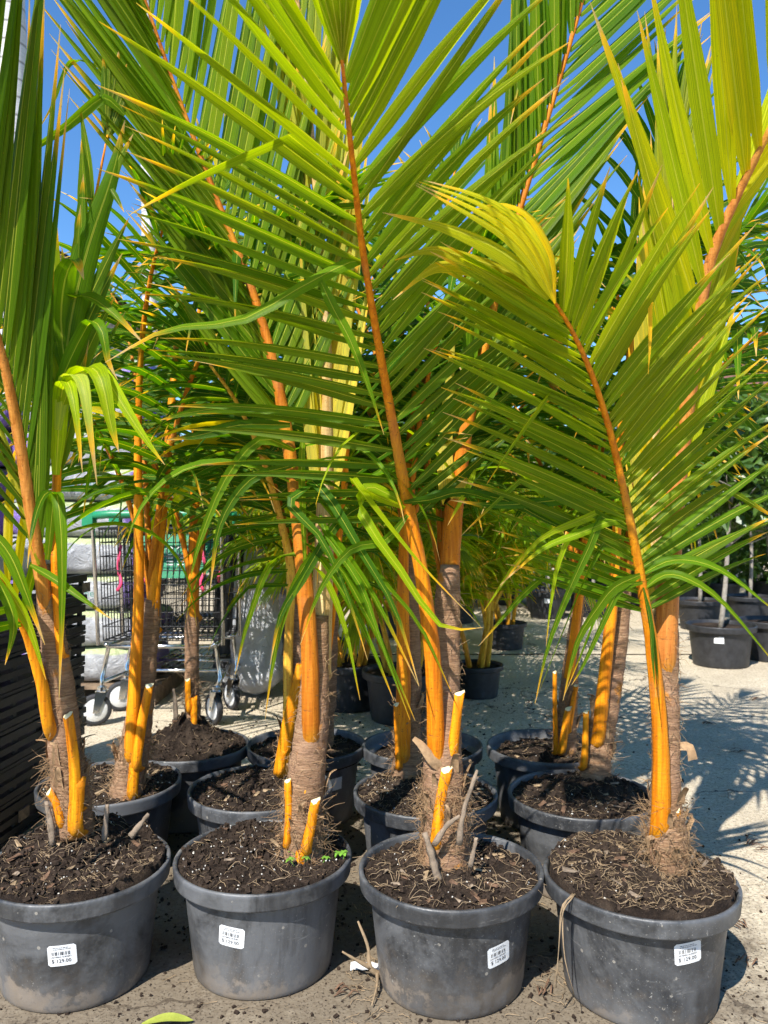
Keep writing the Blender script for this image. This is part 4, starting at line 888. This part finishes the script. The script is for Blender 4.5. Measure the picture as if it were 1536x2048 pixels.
# ------------------------------------------------------------------ shopping trolleys
def trolley(loc, label):
    L0 = V(loc); t = thing('shopping_trolley', loc, label, 'trolley', 'shopping trolleys pushed together')
    q = lambda x, y, z: L0 + V((x, y, z))
    wn_, wf, y0, y1 = .30, .24, 0.0, .86
    m = MB(); r = .0026
    def wx(y): return lerp(wn_, wf, y / y1)
    zt, zb = .94, .40
    for y in (y0, y1):                       # end panels
        w = wx(y)
        for k in range(21): x = lerp(-w, w, k / 20); m.tube([q(x * .93, y, zb), q(x, y, zt)], r, 4, False)
        for k in range(9): z = lerp(zb, zt, k / 8); ww = lerp(w * .93, w, k / 8); m.tube([q(-ww, y, z), q(ww, y, z)], r, 4, False)
    for sx in (-1, 1):
        for k in range(25): y = lerp(y0, y1, k / 24); m.tube([q(sx * wx(y) * .93, y, zb), q(sx * wx(y), y, zt)], r, 4, False)
        for k in range(9): z = lerp(zb, zt, k / 8); f = lerp(.93, 1, k / 8); m.tube([q(sx * wn_ * f, y0, z), q(sx * wf * f, y1, z)], r, 4, False)
    for k in range(17): x = lerp(-.9, .9, k / 16); m.tube([q(x * wn_, y0, zb), q(x * wf, y1, zb)], r, 4, False)
    for k in range(13): y = lerp(y0, y1, k / 12); m.tube([q(-wx(y) * .93, y, zb), q(wx(y) * .93, y, zb)], r, 4, False)
    m.build('wire_basket', 'wire_black', t)
    m = MB(); pts = [q(-wn_, y0, zt), q(wn_, y0, zt), q(wf, y1, zt), q(-wf, y1, zt), q(-wn_, y0, zt)]
    for a, b in zip(pts, pts[1:]): m.tube([a, b], .006, 8)
    m.build('basket_rail', 'wire_black', t)
    m = MB()                                 # chrome undercarriage
    for sx in (-1, 1):
        m.tube([q(sx * .26, -.02, .385), q(sx * .26, .02, .37), q(sx * .285, .0, .22), q(sx * .275, -.03, .165)], .011, 8)
        m.tube([q(sx * .26, .02, .372), q(sx * .20, .84, .372)], .011, 8)
        m.tube([q(sx * .283, .0, .20), q(sx * .20, .80, .185)], .010, 8)
        m.tube([q(sx * .20, .84, .372), q(sx * .20, .80, .165)], .011, 8)
        m.tube([q(sx * .30, -.01, .38), q(sx * .305, -.07, .96), q(sx * .305, -.10, 1.0)], .010, 8)
    for y, z, w in ((0, .372, .26), (.84, .372, .20), (.40, .372, .23), (.30, .197, .255), (.80, .185, .20)): m.tube([q(-w, y, z), q(w, y, z)], .010, 8)
    for k in range(12): x = lerp(-.25, .25, k / 11); m.tube([q(x, .30, .203), q(x * .8, .80, .19)], .003, 5, False)
    m.build('chrome_frame', 'chrome', t)
    m = MB(); m.tube([q(-.335, -.11, 1.0), q(-.2, -.115, 1.01), q(.2, -.115, 1.01), q(.335, -.11, 1.0)], .019, 12); m.build('handle', 'green_plastic', t)
    for sx in (-1, 1):
        m = MB(); m.box(q(sx * .31, -.10, .985), (.05, .06, .06)); m.build('handle_bracket', 'green_plastic', t, smooth=False)
    m = MB(); M_ = Matrix.Rotation(rad(-14), 3, 'X'); rows = []
    for i in range(9):
        x = lerp(-1, 1, i / 8)
        rows.append([q(0, .06, .80) + M_ @ V((x * .155 * w, .0, z)) for w, z in ((.80, -.105), (.92, -.06), (1, .02), (1, .085), (.97, .105))])
    m.quad_strip(rows); n0 = len(m.v); m.v += [p + V((0, .012, 0)) for p in m.v[:n0]]; m.f += [tuple(k + n0 for k in reversed(f)) for f in m.f]
    fl = m.build('seat_flap', 'green_plastic', t, q(0, .06, .8), smooth=False)
    for sx in (-1, 1):                       # two ring emblems with bars below
        m = MB(); c = q(.055 + sx * .026, .052, .83); pts = [c + V((math.cos(a * .5236) * .019, -.004, math.sin(a * .5236) * .019)) for a in range(13)]; m.tube(pts, .0028, 5, False)
        for k in range(3): m.box(c + V((0, -.004, -.035 - .016 * k)), (.032, .003, .006))
        m.build('ring_emblem', 'white_print', fl, c, smooth=False)
    for sx in (-1, 1):
        m = MB(); m.tube(spline([q(sx * .20, .02, .86), q(sx * .205, .0, .80), q(sx * .21, .01, .74), q(sx * .19, -.01, .68), q(sx * .21, -.01, .64)], 12), .008, 6, True, .4); m.build('seat_strap', 'pink_strap', t)
    for x, y, sw in ((-.275, -.03, .35), (.275, -.03, -.9), (-.20, .80, .2), (.20, .80, -.3)):
        c = q(x, y, .076); d = V((math.cos(sw), math.sin(sw), 0)); ax = V((-d.y, d.x, 0)); c = c - d * .03
        cs = thing_part('caster', t, c)
        def ring(ri, ro, hw):
            m = MB(); rows = []
            for (rr, yy) in ((ri, -hw), (ro - .006, -hw), (ro, -hw * .6), (ro, hw * .6), (ro - .006, hw), (ri, hw), (ri, -hw)):
                rows.append([c + ax * yy + d * (rr * math.cos(a * 6.2832 / 28)) + V((0, 0, rr * math.sin(a * 6.2832 / 28))) for a in range(28)])
            m.quad_strip(rows, True); return m
        ring(.058, .075, .014).build('tyre', 'rubber', cs, c); ring(.006, .059, .012).build('wheel', 'wheel_white', cs, c)
        m = MB(); top = c + d * .03 + V((0, 0, .088))
        for s in (-1, 1):
            o_ = ax * (s * .019); b_ = len(m.v)
            for pth in ((c + o_ - d * .012 + V((0, 0, -.012))), (c + o_ + d * .012 + V((0, 0, -.012))), (top + o_ + d * .026), (top + o_ - d * .030)):
                m.v += [pth, pth + ax * (s * .003)]
            m.f += [(b_, b_ + 2, b_ + 4, b_ + 6), (b_ + 1, b_ + 7, b_ + 5, b_ + 3), (b_, b_ + 6, b_ + 7, b_ + 1), (b_ + 2, b_ + 3, b_ + 5, b_ + 4)]
        m.tube([c - ax * .026, c + ax * .026], .008, 8); m.box(top, (.05, .05, .006)); m.tube([top, top + V((0, 0, .02))], .022, 12)
        m.build('fork', 'chrome', cs, c, smooth=False)
    return t
def thing_part(name, parent, loc):
    o = bpy.data.objects.new(name, None); COL.objects.link(o); o.parent = parent; o.location = V(loc) - ORG[parent.name]; ORG[o.name] = V(loc); o.empty_display_size = .03; return o
trolley((-1.075, 3.86, 0), 'black wire shopping trolley with green handle, nearer the palms')
trolley((-1.045, 4.14, 0), 'black wire shopping trolley nested into the one in front of it')

# ------------------------------------------------------------------ far palms, citrus, shrubs
def small_pot(t, c, s, mat='far_pot'): return pot(t, c, s, mat, 40, int(c[0] * 10))
def cane_palm(c, s, label, nf=9, hh=1.25, col=(.17, .20, .010), stems=5):
    t = thing('cane_palm', c, label, 'palm', 'golden cane palms in pots behind'); small_pot(t, c, s); C = V(c)
    m = MB(); rows = [[C + V((math.cos(a * .5236) * .185 * s * r, math.sin(a * .5236) * .185 * s * r, .225 * s + jit(.006))) for a in range(12)] for r in (.05, .4, .7, 1)]; m.quad_strip(rows, True); m.build('soil', 'soil', t, C)
    for k in range(stems):
        a = k * 6.283 / stems + jit(.4); b = C + V((math.cos(a) * .07 * s, math.sin(a) * .07 * s, .2 * s)); tp = b + V((math.cos(a) * .06 + jit(.03), math.sin(a) * .06 + jit(.03), hh * R.uniform(.14, .34)))
        m = MB(); m.tube(spline([b, (b + tp) / 2 + V((jit(.01), jit(.01), 0)), tp], 6), [.016, .015, .015, .014, .013, .012, .010], 8); m.build('cane', 'petiole', t, b, color=vary((.68, .32, .02), .2))
        for f in range(max(1, nf // stems)):
            auto_frond(t, tp, math.degrees(a) + jit(60), 74 + jit(12), R.uniform(-60, 25), hh * R.uniform(.65, 1.0), 20, .32, .019, vary(col, .3), .006, True, .6, .25, rcol=(.72, .42, .03), seg=5)
    return t
for px, d, s, hh, lab in ((955, 4.45, .72, 1.15, 'golden cane palm in a small pot behind the leaning frond'), (700, 4.2, .98, 1.35, 'golden cane palm in a wide dark pot behind the weedy pot'), (862, 5.1, .8, 1.35, 'golden cane palm in a dim pot between the two nearer cane palms'),
                          (805, 3.95, 1.0, 1.2, 'golden cane palm in a broad black pot close behind the underfilled pot'), (640, 4.9, .95, 1.3, 'golden cane palm half hidden behind the wide dark pot'), (1010, 6.0, .8, 1.3, 'golden cane palm farther back beside the tree-stock pots'), (600, 5.9, .9, 1.5, 'golden cane palm behind the wrapped sack'), (770, 6.6, .9, 1.6, 'golden cane palm at the back of the cane palm group'), (915, 7.4, .9, 1.6, 'golden cane palm in front of the far shrubs')):
    cane_palm(((px - 768) / F * d, d, 0), s, lab, 25, hh, (.11, .17, .006))
def leaf_cloud(n, c, rx, rz, ls, holes=.35, seed=0):
    m = MB(); k = 0; tries = 0
    while k < n and tries < n * 12:
        tries += 1
        q = V((jit(1), jit(1), jit(1)))
        if q.length > 1: continue
        if noise.noise(q * 2.3 + V((seed, seed * .7, 0))) < holes - .5: continue
        if q.length < .45 and R.random() < .5: continue
        p = V(c) + V((q.x * rx, q.y * rx, q.z * rz)); a = V((jit(1), jit(1), jit(.7) - .2)).normalized(); b = a.orthogonal().normalized(); b = Matrix.Rotation(R.uniform(0, 6.28), 3, a) @ b
        L_ = ls * R.uniform(.7, 1.25); w = L_ * .27; up = a.cross(b) * (L_ * .09); i = len(m.v)
        m.v += [p, p + a * L_ * .4 + b * w + up, p + a * L_ * .45, p + a * L_ * .4 - b * w + up, p + a * L_ - up]
        m.f += [(i, i + 1, i + 2), (i, i + 2, i + 3), (i + 1, i + 4, i + 2), (i + 2, i + 4, i + 3)]; k += 1
    return m
def citrus(c, label, s=1.0, hgt=1.2, cr=.42, crz=.5, n=1100, ls=.085, group='young citrus trees in black pots', lab=False, lean=0.0):
    t = thing('citrus_tree', c, label, 'tree', group); C = V(c); po = small_pot(t, C, s)
    m = MB(); rows = [[C + V((math.cos(a * .5236) * .185 * s * r, math.sin(a * .5236) * .185 * s * r, .222 * s + jit(.005))) for a in range(12)] for r in (.05, .4, .7, 1)]; m.quad_strip(rows, True); m.build('soil', 'soil', t, C)
    tp = C + V((lean, 0, hgt)); m = MB(); P_ = spline([C + V((0, 0, .2 * s)), C + V((lean * .25 + .01, 0, hgt * .45)), C + V((lean * .7, .02, hgt * .8)), tp], 10); m.tube(P_, [lerp(.019, .009, i / 10) for i in range(11)], 8)
    for k in range(9):
        i = 5 + k % 5; a = k * 2.4; e = P_[i] + V((math.cos(a) * cr * .8, math.sin(a) * cr * .8, crz * R.uniform(.1, .7))); m.tube(spline([P_[i], (P_[i] + e) / 2 + V((0, 0, -.02)), e], 5), [.007, .006, .005, .004, .003, .002], 5)
    m.build('trunk', 'citrus_bark', t, C)
    stuff(leaf_cloud(n, tp + V((0, 0, crz * .25)), cr, crz, ls, .38, C.x).build('crown', 'shrub_leaf', t, tp, smooth=False))
    if lab:
        m = MB(); f = lambda u, v: C + V((math.sin(lab[0] + u / (.17 * s)) * (.168 + .004 + .0001) * s * (1 + (lab[1] + v - .11) * .45 / s * .0 ), -math.cos(lab[0] + u / (.17 * s)) * (.175) * s, lab[1] * s + v)); m.quad_strip([[f(x, -.022), f(x, .022)] for x in (-.03, -.015, 0, .015, .03)]); lb = m.build('stock_label', 'paper', t, C)
    return t
for px, d, s, hg, cr, crz, n, lab, lb in ((1441, 5.35, 1.12, 1.25, .40, .50, 1300, 'potted citrus tree with a pale leaning stem and a white sticker on its pot', (-.45, .17)),
        (1545, 5.55, 1.12, 1.2, .45, .50, 1200, 'potted citrus tree to the right of the pale-stemmed one', None),
        (1095, 7.75, 1.05, 1.2, .42, .45, 800, 'distant potted tree with a white sticker, behind the thin-stemmed palm', (-.2, .17)), (1185, 7.85, 1.05, 1.25, .42, .45, 800, 'distant potted tree next to the stickered distant pot', None),
        (1400, 7.0, 1.05, 1.25, .5, .6, 1000, 'potted citrus tree in deep shade behind the pale-stemmed one', None), (1500, 7.3, 1.05, 1.35, .55, .65, 1000, 'leafy potted citrus tree in the far right row', None),
        (1290, 8.6, 1.05, 1.3, .5, .6, 900, 'potted citrus tree far behind the curved orange stalk', None), (1000, 9.0, 1.05, 1.3, .5, .6, 900, 'potted citrus tree far behind the golden cane palms', None), (1420, 9.3, 1.05, 1.5, .65, .7, 1000, 'tall potted citrus tree at the back of the right rows', None)):
    citrus(((px - 768) / F * d, d, 0), lab, s, hg, cr, crz, n, .10, lab=lb, lean=.10 if px == 1441 else jit(.05))
for k in range(13):
    px = 560 + k * 88; d = 8.3 + (k % 3) * .30
    citrus(((px - 768) / F * d, d, 0), 'bushy potted shrub in the shaded back row of stock, dark pot touching its neighbours', 1.10, .62, .48, .56, 900, .11, 'bushy potted shrubs in the shaded back row', lean=jit(.04))
def shrub(c, r, h_, n, ls, label, group='shrubs closing off the yard'):
    t = thing('shrub', c, label, 'shrub', group); C = V(c); m = MB()
    for k in range(5):
        a = k * 1.26; m.tube(spline([C, C + V((math.cos(a) * r * .2, math.sin(a) * r * .2, h_ * .4)), C + V((math.cos(a) * r * .5, math.sin(a) * r * .5, h_ * .8))], 6), [.05, .045, .04, .035, .03, .02, .01], 6)
    m.build('stem', 'citrus_bark', t, C); stuff(leaf_cloud(n, C + V((0, 0, h_ * .55)), r, h_ * .5, ls, .30, C.x * 1.7).build('crown', 'shrub_leaf', t, C, smooth=False))
for k, (px, d, r, h_) in enumerate(((520, 10.5, 1.1, 2.3), (650, 11, 1.1, 2.2), (780, 10.5, 1.0, 2.0), (900, 11.2, 1.2, 2.4), (1030, 10.8, 1.1, 2.2), (1150, 11.3, 1.2, 2.4), (1270, 10.9, 1.2, 2.4), (1390, 11.2, 1.3, 2.6), (1510, 11.0, 1.3, 2.7), (1640, 11.2, 1.3, 2.6), (400, 11.3, 1.1, 2.0))):
    shrub(((px - 768) / F * d, d, 0), r, h_, 1500, .17, 'dense green shrub of the hedge line standing %s' % ('behind the wrapped sack', 'behind the weedy pot palm', 'behind the closed pale spear', 'behind the broad leaning frond', 'behind the farthest cane palm', 'behind the stickered distant pot', 'behind the forked brown trunk', 'behind the curved orange stalk', 'behind the pale-stemmed citrus', 'before the low pale building', 'behind the shopping trolleys')[k])
for k, (px, d, r, h_) in enumerate(((380, 21, 2.6, 4.6), (620, 22, 2.8, 4.8), (860, 21, 2.6, 4.4), (1090, 22, 2.8, 4.8), (1330, 21.5, 2.6, 4.6))):
    shrub(((px - 768) / F * d, d, 0), r, h_, 1800, .34, 'broad leafy tree beyond the hedge, %s' % ('nearest the brick building', 'behind the wrapped sack', 'behind the cane palms', 'behind the distant tree pots', 'nearest the low pale building')[k], 'trees beyond the yard')

# pale ringed palm trunk at the left, and one farther off
def royal(c, r, hh, label):
    t = thing('royal_palm', c, label, 'palm', 'tall pale-trunked palms'); C = V(c); m = MB(); P_ = spline([C, C + V((.03, 0, hh * .4)), C + V((-.03, 0, hh * .75)), C + V((-.09, 0, hh))], 40)
    m.tube(P_, [r * lerp(1.15, .75, i / 40) * (1.03 if i % 3 == 0 else 1) for i in range(41)], 20); m.build('trunk', 'pale_palm_bark', t, C)
    for k in range(9): auto_frond(t, P_[-1], k * 40 + jit(10), R.uniform(40, 80), -25, 2.2, 22, .55, .035, GREEN, .03, True, .9, .12, rcol=(.10, .16, .02), seg=5)
royal((-2.80, 6.0, 0), .115, 7.5, 'tall pale ringed palm trunk rising past the picture edge by the mulch bags')
royal(((296 - 768) / F * 13, 13.0, 0), .12, 10.5, 'distant slender grey palm trunk above the fronds')

# ------------------------------------------------------------------ buildings
bh = thing('brick_building', (-7.6, 15, 0), 'red brick building with dark eaves behind the mulch bags', 'building')
m = MB(); m.box((-7.6, 15.0, 2.45), (5.2, 6.0, 4.9)); wl_ = m.build('wall', 'mortar', bh, smooth=False)
far = MB(); cnt = 0; bm = MB(); bm.box((0, 0, 0), (.226, .022, .070)); bme = None
for rw in range(57):
    for k in range(22):
        x = -5.0 - .118 - k * .236 - (.118 if rw % 2 else 0); z = .045 + rw * .086
        if x < -10.1: continue
        if k < 5 and 4 <= rw and cnt < 300:
            if bme is None: b0 = bm.build('brick', 'brick', wl_, V((0, 0, 0)), smooth=False); bme = b0.data; b0.location = V((x, 11.995, z)) - ORG[wl_.name]; ORG[b0.name] = V((x, 11.995, z))
            else: link('brick', bme, wl_, (x, 11.995, z))
            cnt += 1
        else: far.box((x, 11.995, z), (.226, .022, .070))
stuff(far.build('brickwork', 'brick', wl_, smooth=False))
m = MB(); rows = [[V((x, y, z)) for x, z in ((-4.55, 4.72), (-7.6, 6.3), (-10.65, 4.72))] for y in (11.5, 18.4)]; m.quad_strip(rows)
rows = [[p + V((0, 0, -.10)) for p in r] for r in rows]; m.quad_strip([list(reversed(r)) for r in rows]); rf = m.build('roof', 'roof_tile', bh, smooth=False)
for sx in (-1, 1):
    m = MB(); a = V((-7.6 + sx * 3.08, 11.48, 4.66)); b = V((-7.6, 11.48, 6.24)); m.v += [a, b, b + V((0, 0, -.26)), a + V((0, 0, -.26))]; m.v += [p + V((0, -.05, 0)) for p in m.v[:4]]; m.f += [(0, 1, 2, 3), (7, 6, 5, 4), (0, 4, 5, 1), (3, 2, 6, 7), (0, 3, 7, 4), (1, 5, 6, 2)]; m.build('barge_board', 'fascia', rf, a, smooth=False)
w_ = MB(); w_.box((-6.4, 11.975, 1.9), (1.5, .03, 1.2)); wo_ = w_.build('window', 'glass_dark', bh, (-6.4, 11.975, 1.9), smooth=False)
for x, z, sx, sz in ((-6.4, 2.53, 1.6, .06), (-6.4, 1.27, 1.7, .07), (-7.18, 1.9, .06, 1.2), (-5.62, 1.9, .06, 1.2), (-6.4, 1.9, .04, 1.2)):
    m = MB(); m.box((x, 11.95, z), (sx, .05, sz)); m.build('frame', 'white_print', wo_, smooth=False)
sh = thing('low_building', (9.6, 17, 0), 'low pale building with reddish roof behind the right-hand shrubs', 'building')
m = MB(); m.box((9.6, 17, 1.5), (6, 4, 3.0)); m.build('wall', 'render_wall', sh, smooth=False)
m = MB(); rows = [[V((x, y, z)) for y, z in ((14.6, 2.95), (17, 4.2), (19.4, 2.95))] for x in (6.2, 13)]; m.quad_strip(rows); rows = [[p + V((0, 0, -.12)) for p in r] for r in rows]; m.quad_strip(rows); m.build('roof', 'roof_tile', sh, smooth=False)
m = MB(); m.box((8.2, 14.985, 1.6), (1.4, .03, 1.0)); m.build('window', 'glass_dark', sh, (8.2, 14.985, 1.6), smooth=False)

# ------------------------------------------------------------------ small things on the paving
m = MB()
for k in range(4200):
    row = R.random(); x = R.uniform(-1.1, 1.15); y = R.choice((R.uniform(1.5, 3.2), R.uniform(1.45, 2.6), R.uniform(2.8, 5)))
    if x > .85 and R.random() < .75: continue
    s = R.uniform(.001, .0045) * (1.6 if R.random() < .1 else 1); m.box((x, y, s * .4), (s * 2, s * 1.4, s), Matrix.Rotation(R.uniform(0, 6), 3, V((jit(1), jit(1), 1)).normalized()))
stuff(m.build('soil_spill', 'crumb', None, (0, 2, 0), smooth=False)); bpy.data.objects['soil_spill']['label'] = 'dark crumbs of spilled soil scattered round the pots'; bpy.data.objects['soil_spill']['category'] = 'soil'
m = MB()
for k in range(420):
    x = R.choice((R.uniform(.30, .40), R.uniform(-.08, .0), R.uniform(-.5, .9), R.uniform(.75, 1.6))); y = R.uniform(1.5, 2.3) if x < .75 else R.uniform(1.5, 4.2); a = R.uniform(0, 6.28); pts = []; p = V((x, y, .003))
    for i in range(5): pts.append(p.copy()); a += jit(.8); p = p + V((math.cos(a), math.sin(a), 0)) * R.uniform(.004, .012); p.z = .002 + R.random() * .006
    m.tube(pts, [.0008, .0008, .0007, .0006, .0004], 4, False)
o = stuff(m.build('straw_litter', 'straw', None, (0, 2, 0))); o['label'] = 'thin straw and root threads littering the paving'; o['category'] = 'litter'
def branch(name, chains, mat, label, cat):
    m = MB()
    for pts, r in chains: m.tube(spline([V(p) for p in pts], 10), [r * lerp(1, .35, i / 10) * (1 + jit(.15)) for i in range(11)], 6)
    return tag(m.build(name, mat, None, chains[0][0][0]), label, cat)
bx_, by_ = -.045, 1.74
branch('dead_root', [([(bx_ + .04, by_, .012), (bx_ + .015, by_ - .01, .035), (bx_ + .01, by_, .075), (bx_ - .012, by_ + .01, .125)], .007), ([(bx_ + .015, by_ - .01, .035), (bx_ - .02, by_ - .02, .06), (bx_ - .045, by_ - .02, .075)], .005), ([(bx_ + .03, by_, .02), (bx_ + .03, by_ - .05, .02), (bx_ + .02, by_ - .1, .008)], .004)], 'root', 'pale forked dead root lying between two front pots', 'root')
hx, hy = .352, 1.60
branch('hanging_roots', [([(hx + .035, hy + .02, .246), (hx + .002, hy - .01, .235), (hx - .006, hy - .02, .17), (hx - .012, hy - .02, .08)], .0022), ([(hx + .03, hy + .02, .247), (hx + .004, hy - .012, .232), (hx + .002, hy - .03, .15), (hx + .022, hy - .03, .07)], .002), ([(hx + .03, hy + .01, .247), (hx, hy - .02, .225), (hx - .012, hy - .03, .13), (hx - .02, hy - .02, .06)], .0014)], 'root', 'brown roots hanging over the rim of the pot with straw litter', 'roots')
m = MB(); rows = []
for i in range(9):
    rows.append([V((-.075 + .075 * i / 8, 1.775 + .03 * k / 5 - .012 * i / 8, .004 + .010 * abs(noise.noise(V((i * .9, k * 1.1, 2)))) + .004 * math.sin(i) ** 2)) for k in range(6)])
m.quad_strip(rows); n0 = len(m.v); m.v += [p + V((0, 0, -.0015)) for p in m.v[:n0]]; m.f += [tuple(k + n0 for k in reversed(f)) for f in m.f]
tag(m.build('paper_scrap', 'paper', None, (-.04, 1.78, 0)), 'crumpled white paper scrap on the paving between two front pots', 'paper')
def ground_leaf(name, c, L_, w, a, mat, label):
    m = MB(); d = V((math.cos(a), math.sin(a), 0)); pts = [V(c) - d * L_ / 2 + V((0, 0, .004)), V(c) + V((0, 0, .012)), V(c) + d * L_ / 2 + V((0, 0, .004))]
    leaf_rows(m, spline(pts, 10), V((-d.y, d.x, 0)), w, .25, .2, prof=lambda s: max(.05, math.sin(math.pi * min(1, s * .96 + .04)) ** .7)); tag(m.build(name, mat, None, c), label, 'leaf')
ground_leaf('fallen_leaf', V(((335 - 768) / F * 1.588, 1.588, .003)), .10, .025, .12, 'fallen_leaf', 'yellow-green fallen leaf lying on the paving before the weedy pot')
ground_leaf('dry_leaf', V(((16 - 768) / F * 1.70, 1.70, .003)), .022, .016, .5, 'brown_leaf', 'small orange dry leaf beside the crate-side palm pot')
# weeds in the second pot
for k, (px, py, d) in enumerate(((578, 1748, 1.77), (608, 1735, 1.76), (640, 1722, 1.76), (688, 1722, 1.78), (668, 1715, 1.80), (592, 1752, 1.75))):
    base = P(px, py, d); base.z = hA2(base.x, base.y) if math.hypot(base.x - cA2.x, base.y - cA2.y) < .18 else .245
    wd = thing_part('weed', A2, base); m = MB(); tp = base + V((jit(.012), jit(.012), .012 + .008 * R.random())); m.tube([base - V((0, 0, .004)), tp], .0009, 5); m.build('stem', 'weed', wd, base)
    for q in range(5):
        a = q * 1.3 + jit(.3); e = tp + V((math.cos(a) * .011, math.sin(a) * .011, jit(.004)))
        mm = MB(); leaf_rows(mm, [tp, (tp + e) / 2 + V((0, 0, .003)), e], V((-math.sin(a), math.cos(a), 0)), .008 if k != 3 else .012, .2, 0, prof=lambda s: (.3, 1, .25)[int(s * 2)]); mm.build('leaf_blade', 'weed', wd, tp)

for k, (px, py, a, L_) in enumerate(((1500, 1685, .5, .05), (1520, 1700, -.4, .04), (1478, 1505, .1, .06), (1510, 1400, .3, .08), (1440, 1760, 1.1, .03), (1495, 1930, .7, .03), (1420, 1450, -.2, .05), (1470, 1850, 2.0, .025), (700, 1990, .4, .03), (1085, 1985, 1.2, .035))):
    d = F * H / (py - 1024); c = V(((px - 768) / F * d, d, .003)); m = MB(); dr = V((math.cos(a), math.sin(a), 0))
    for q in range(5): o_ = V((jit(.02), jit(.02), .001 * q)); m.tube(spline([c + o_ - dr * L_ * .5, c + o_ + V((jit(.01), jit(.01), .008)), c + o_ + dr * L_ * R.uniform(.3, .6)], 6), [.0012, .002, .0024, .0022, .0018, .0012, .0005], 5, True, .4)
    tag(m.build('dry_debris', 'bark_chip', None, c), 'small tangle of dry brown plant debris on the open paving', 'debris', 'dry debris on the paving')
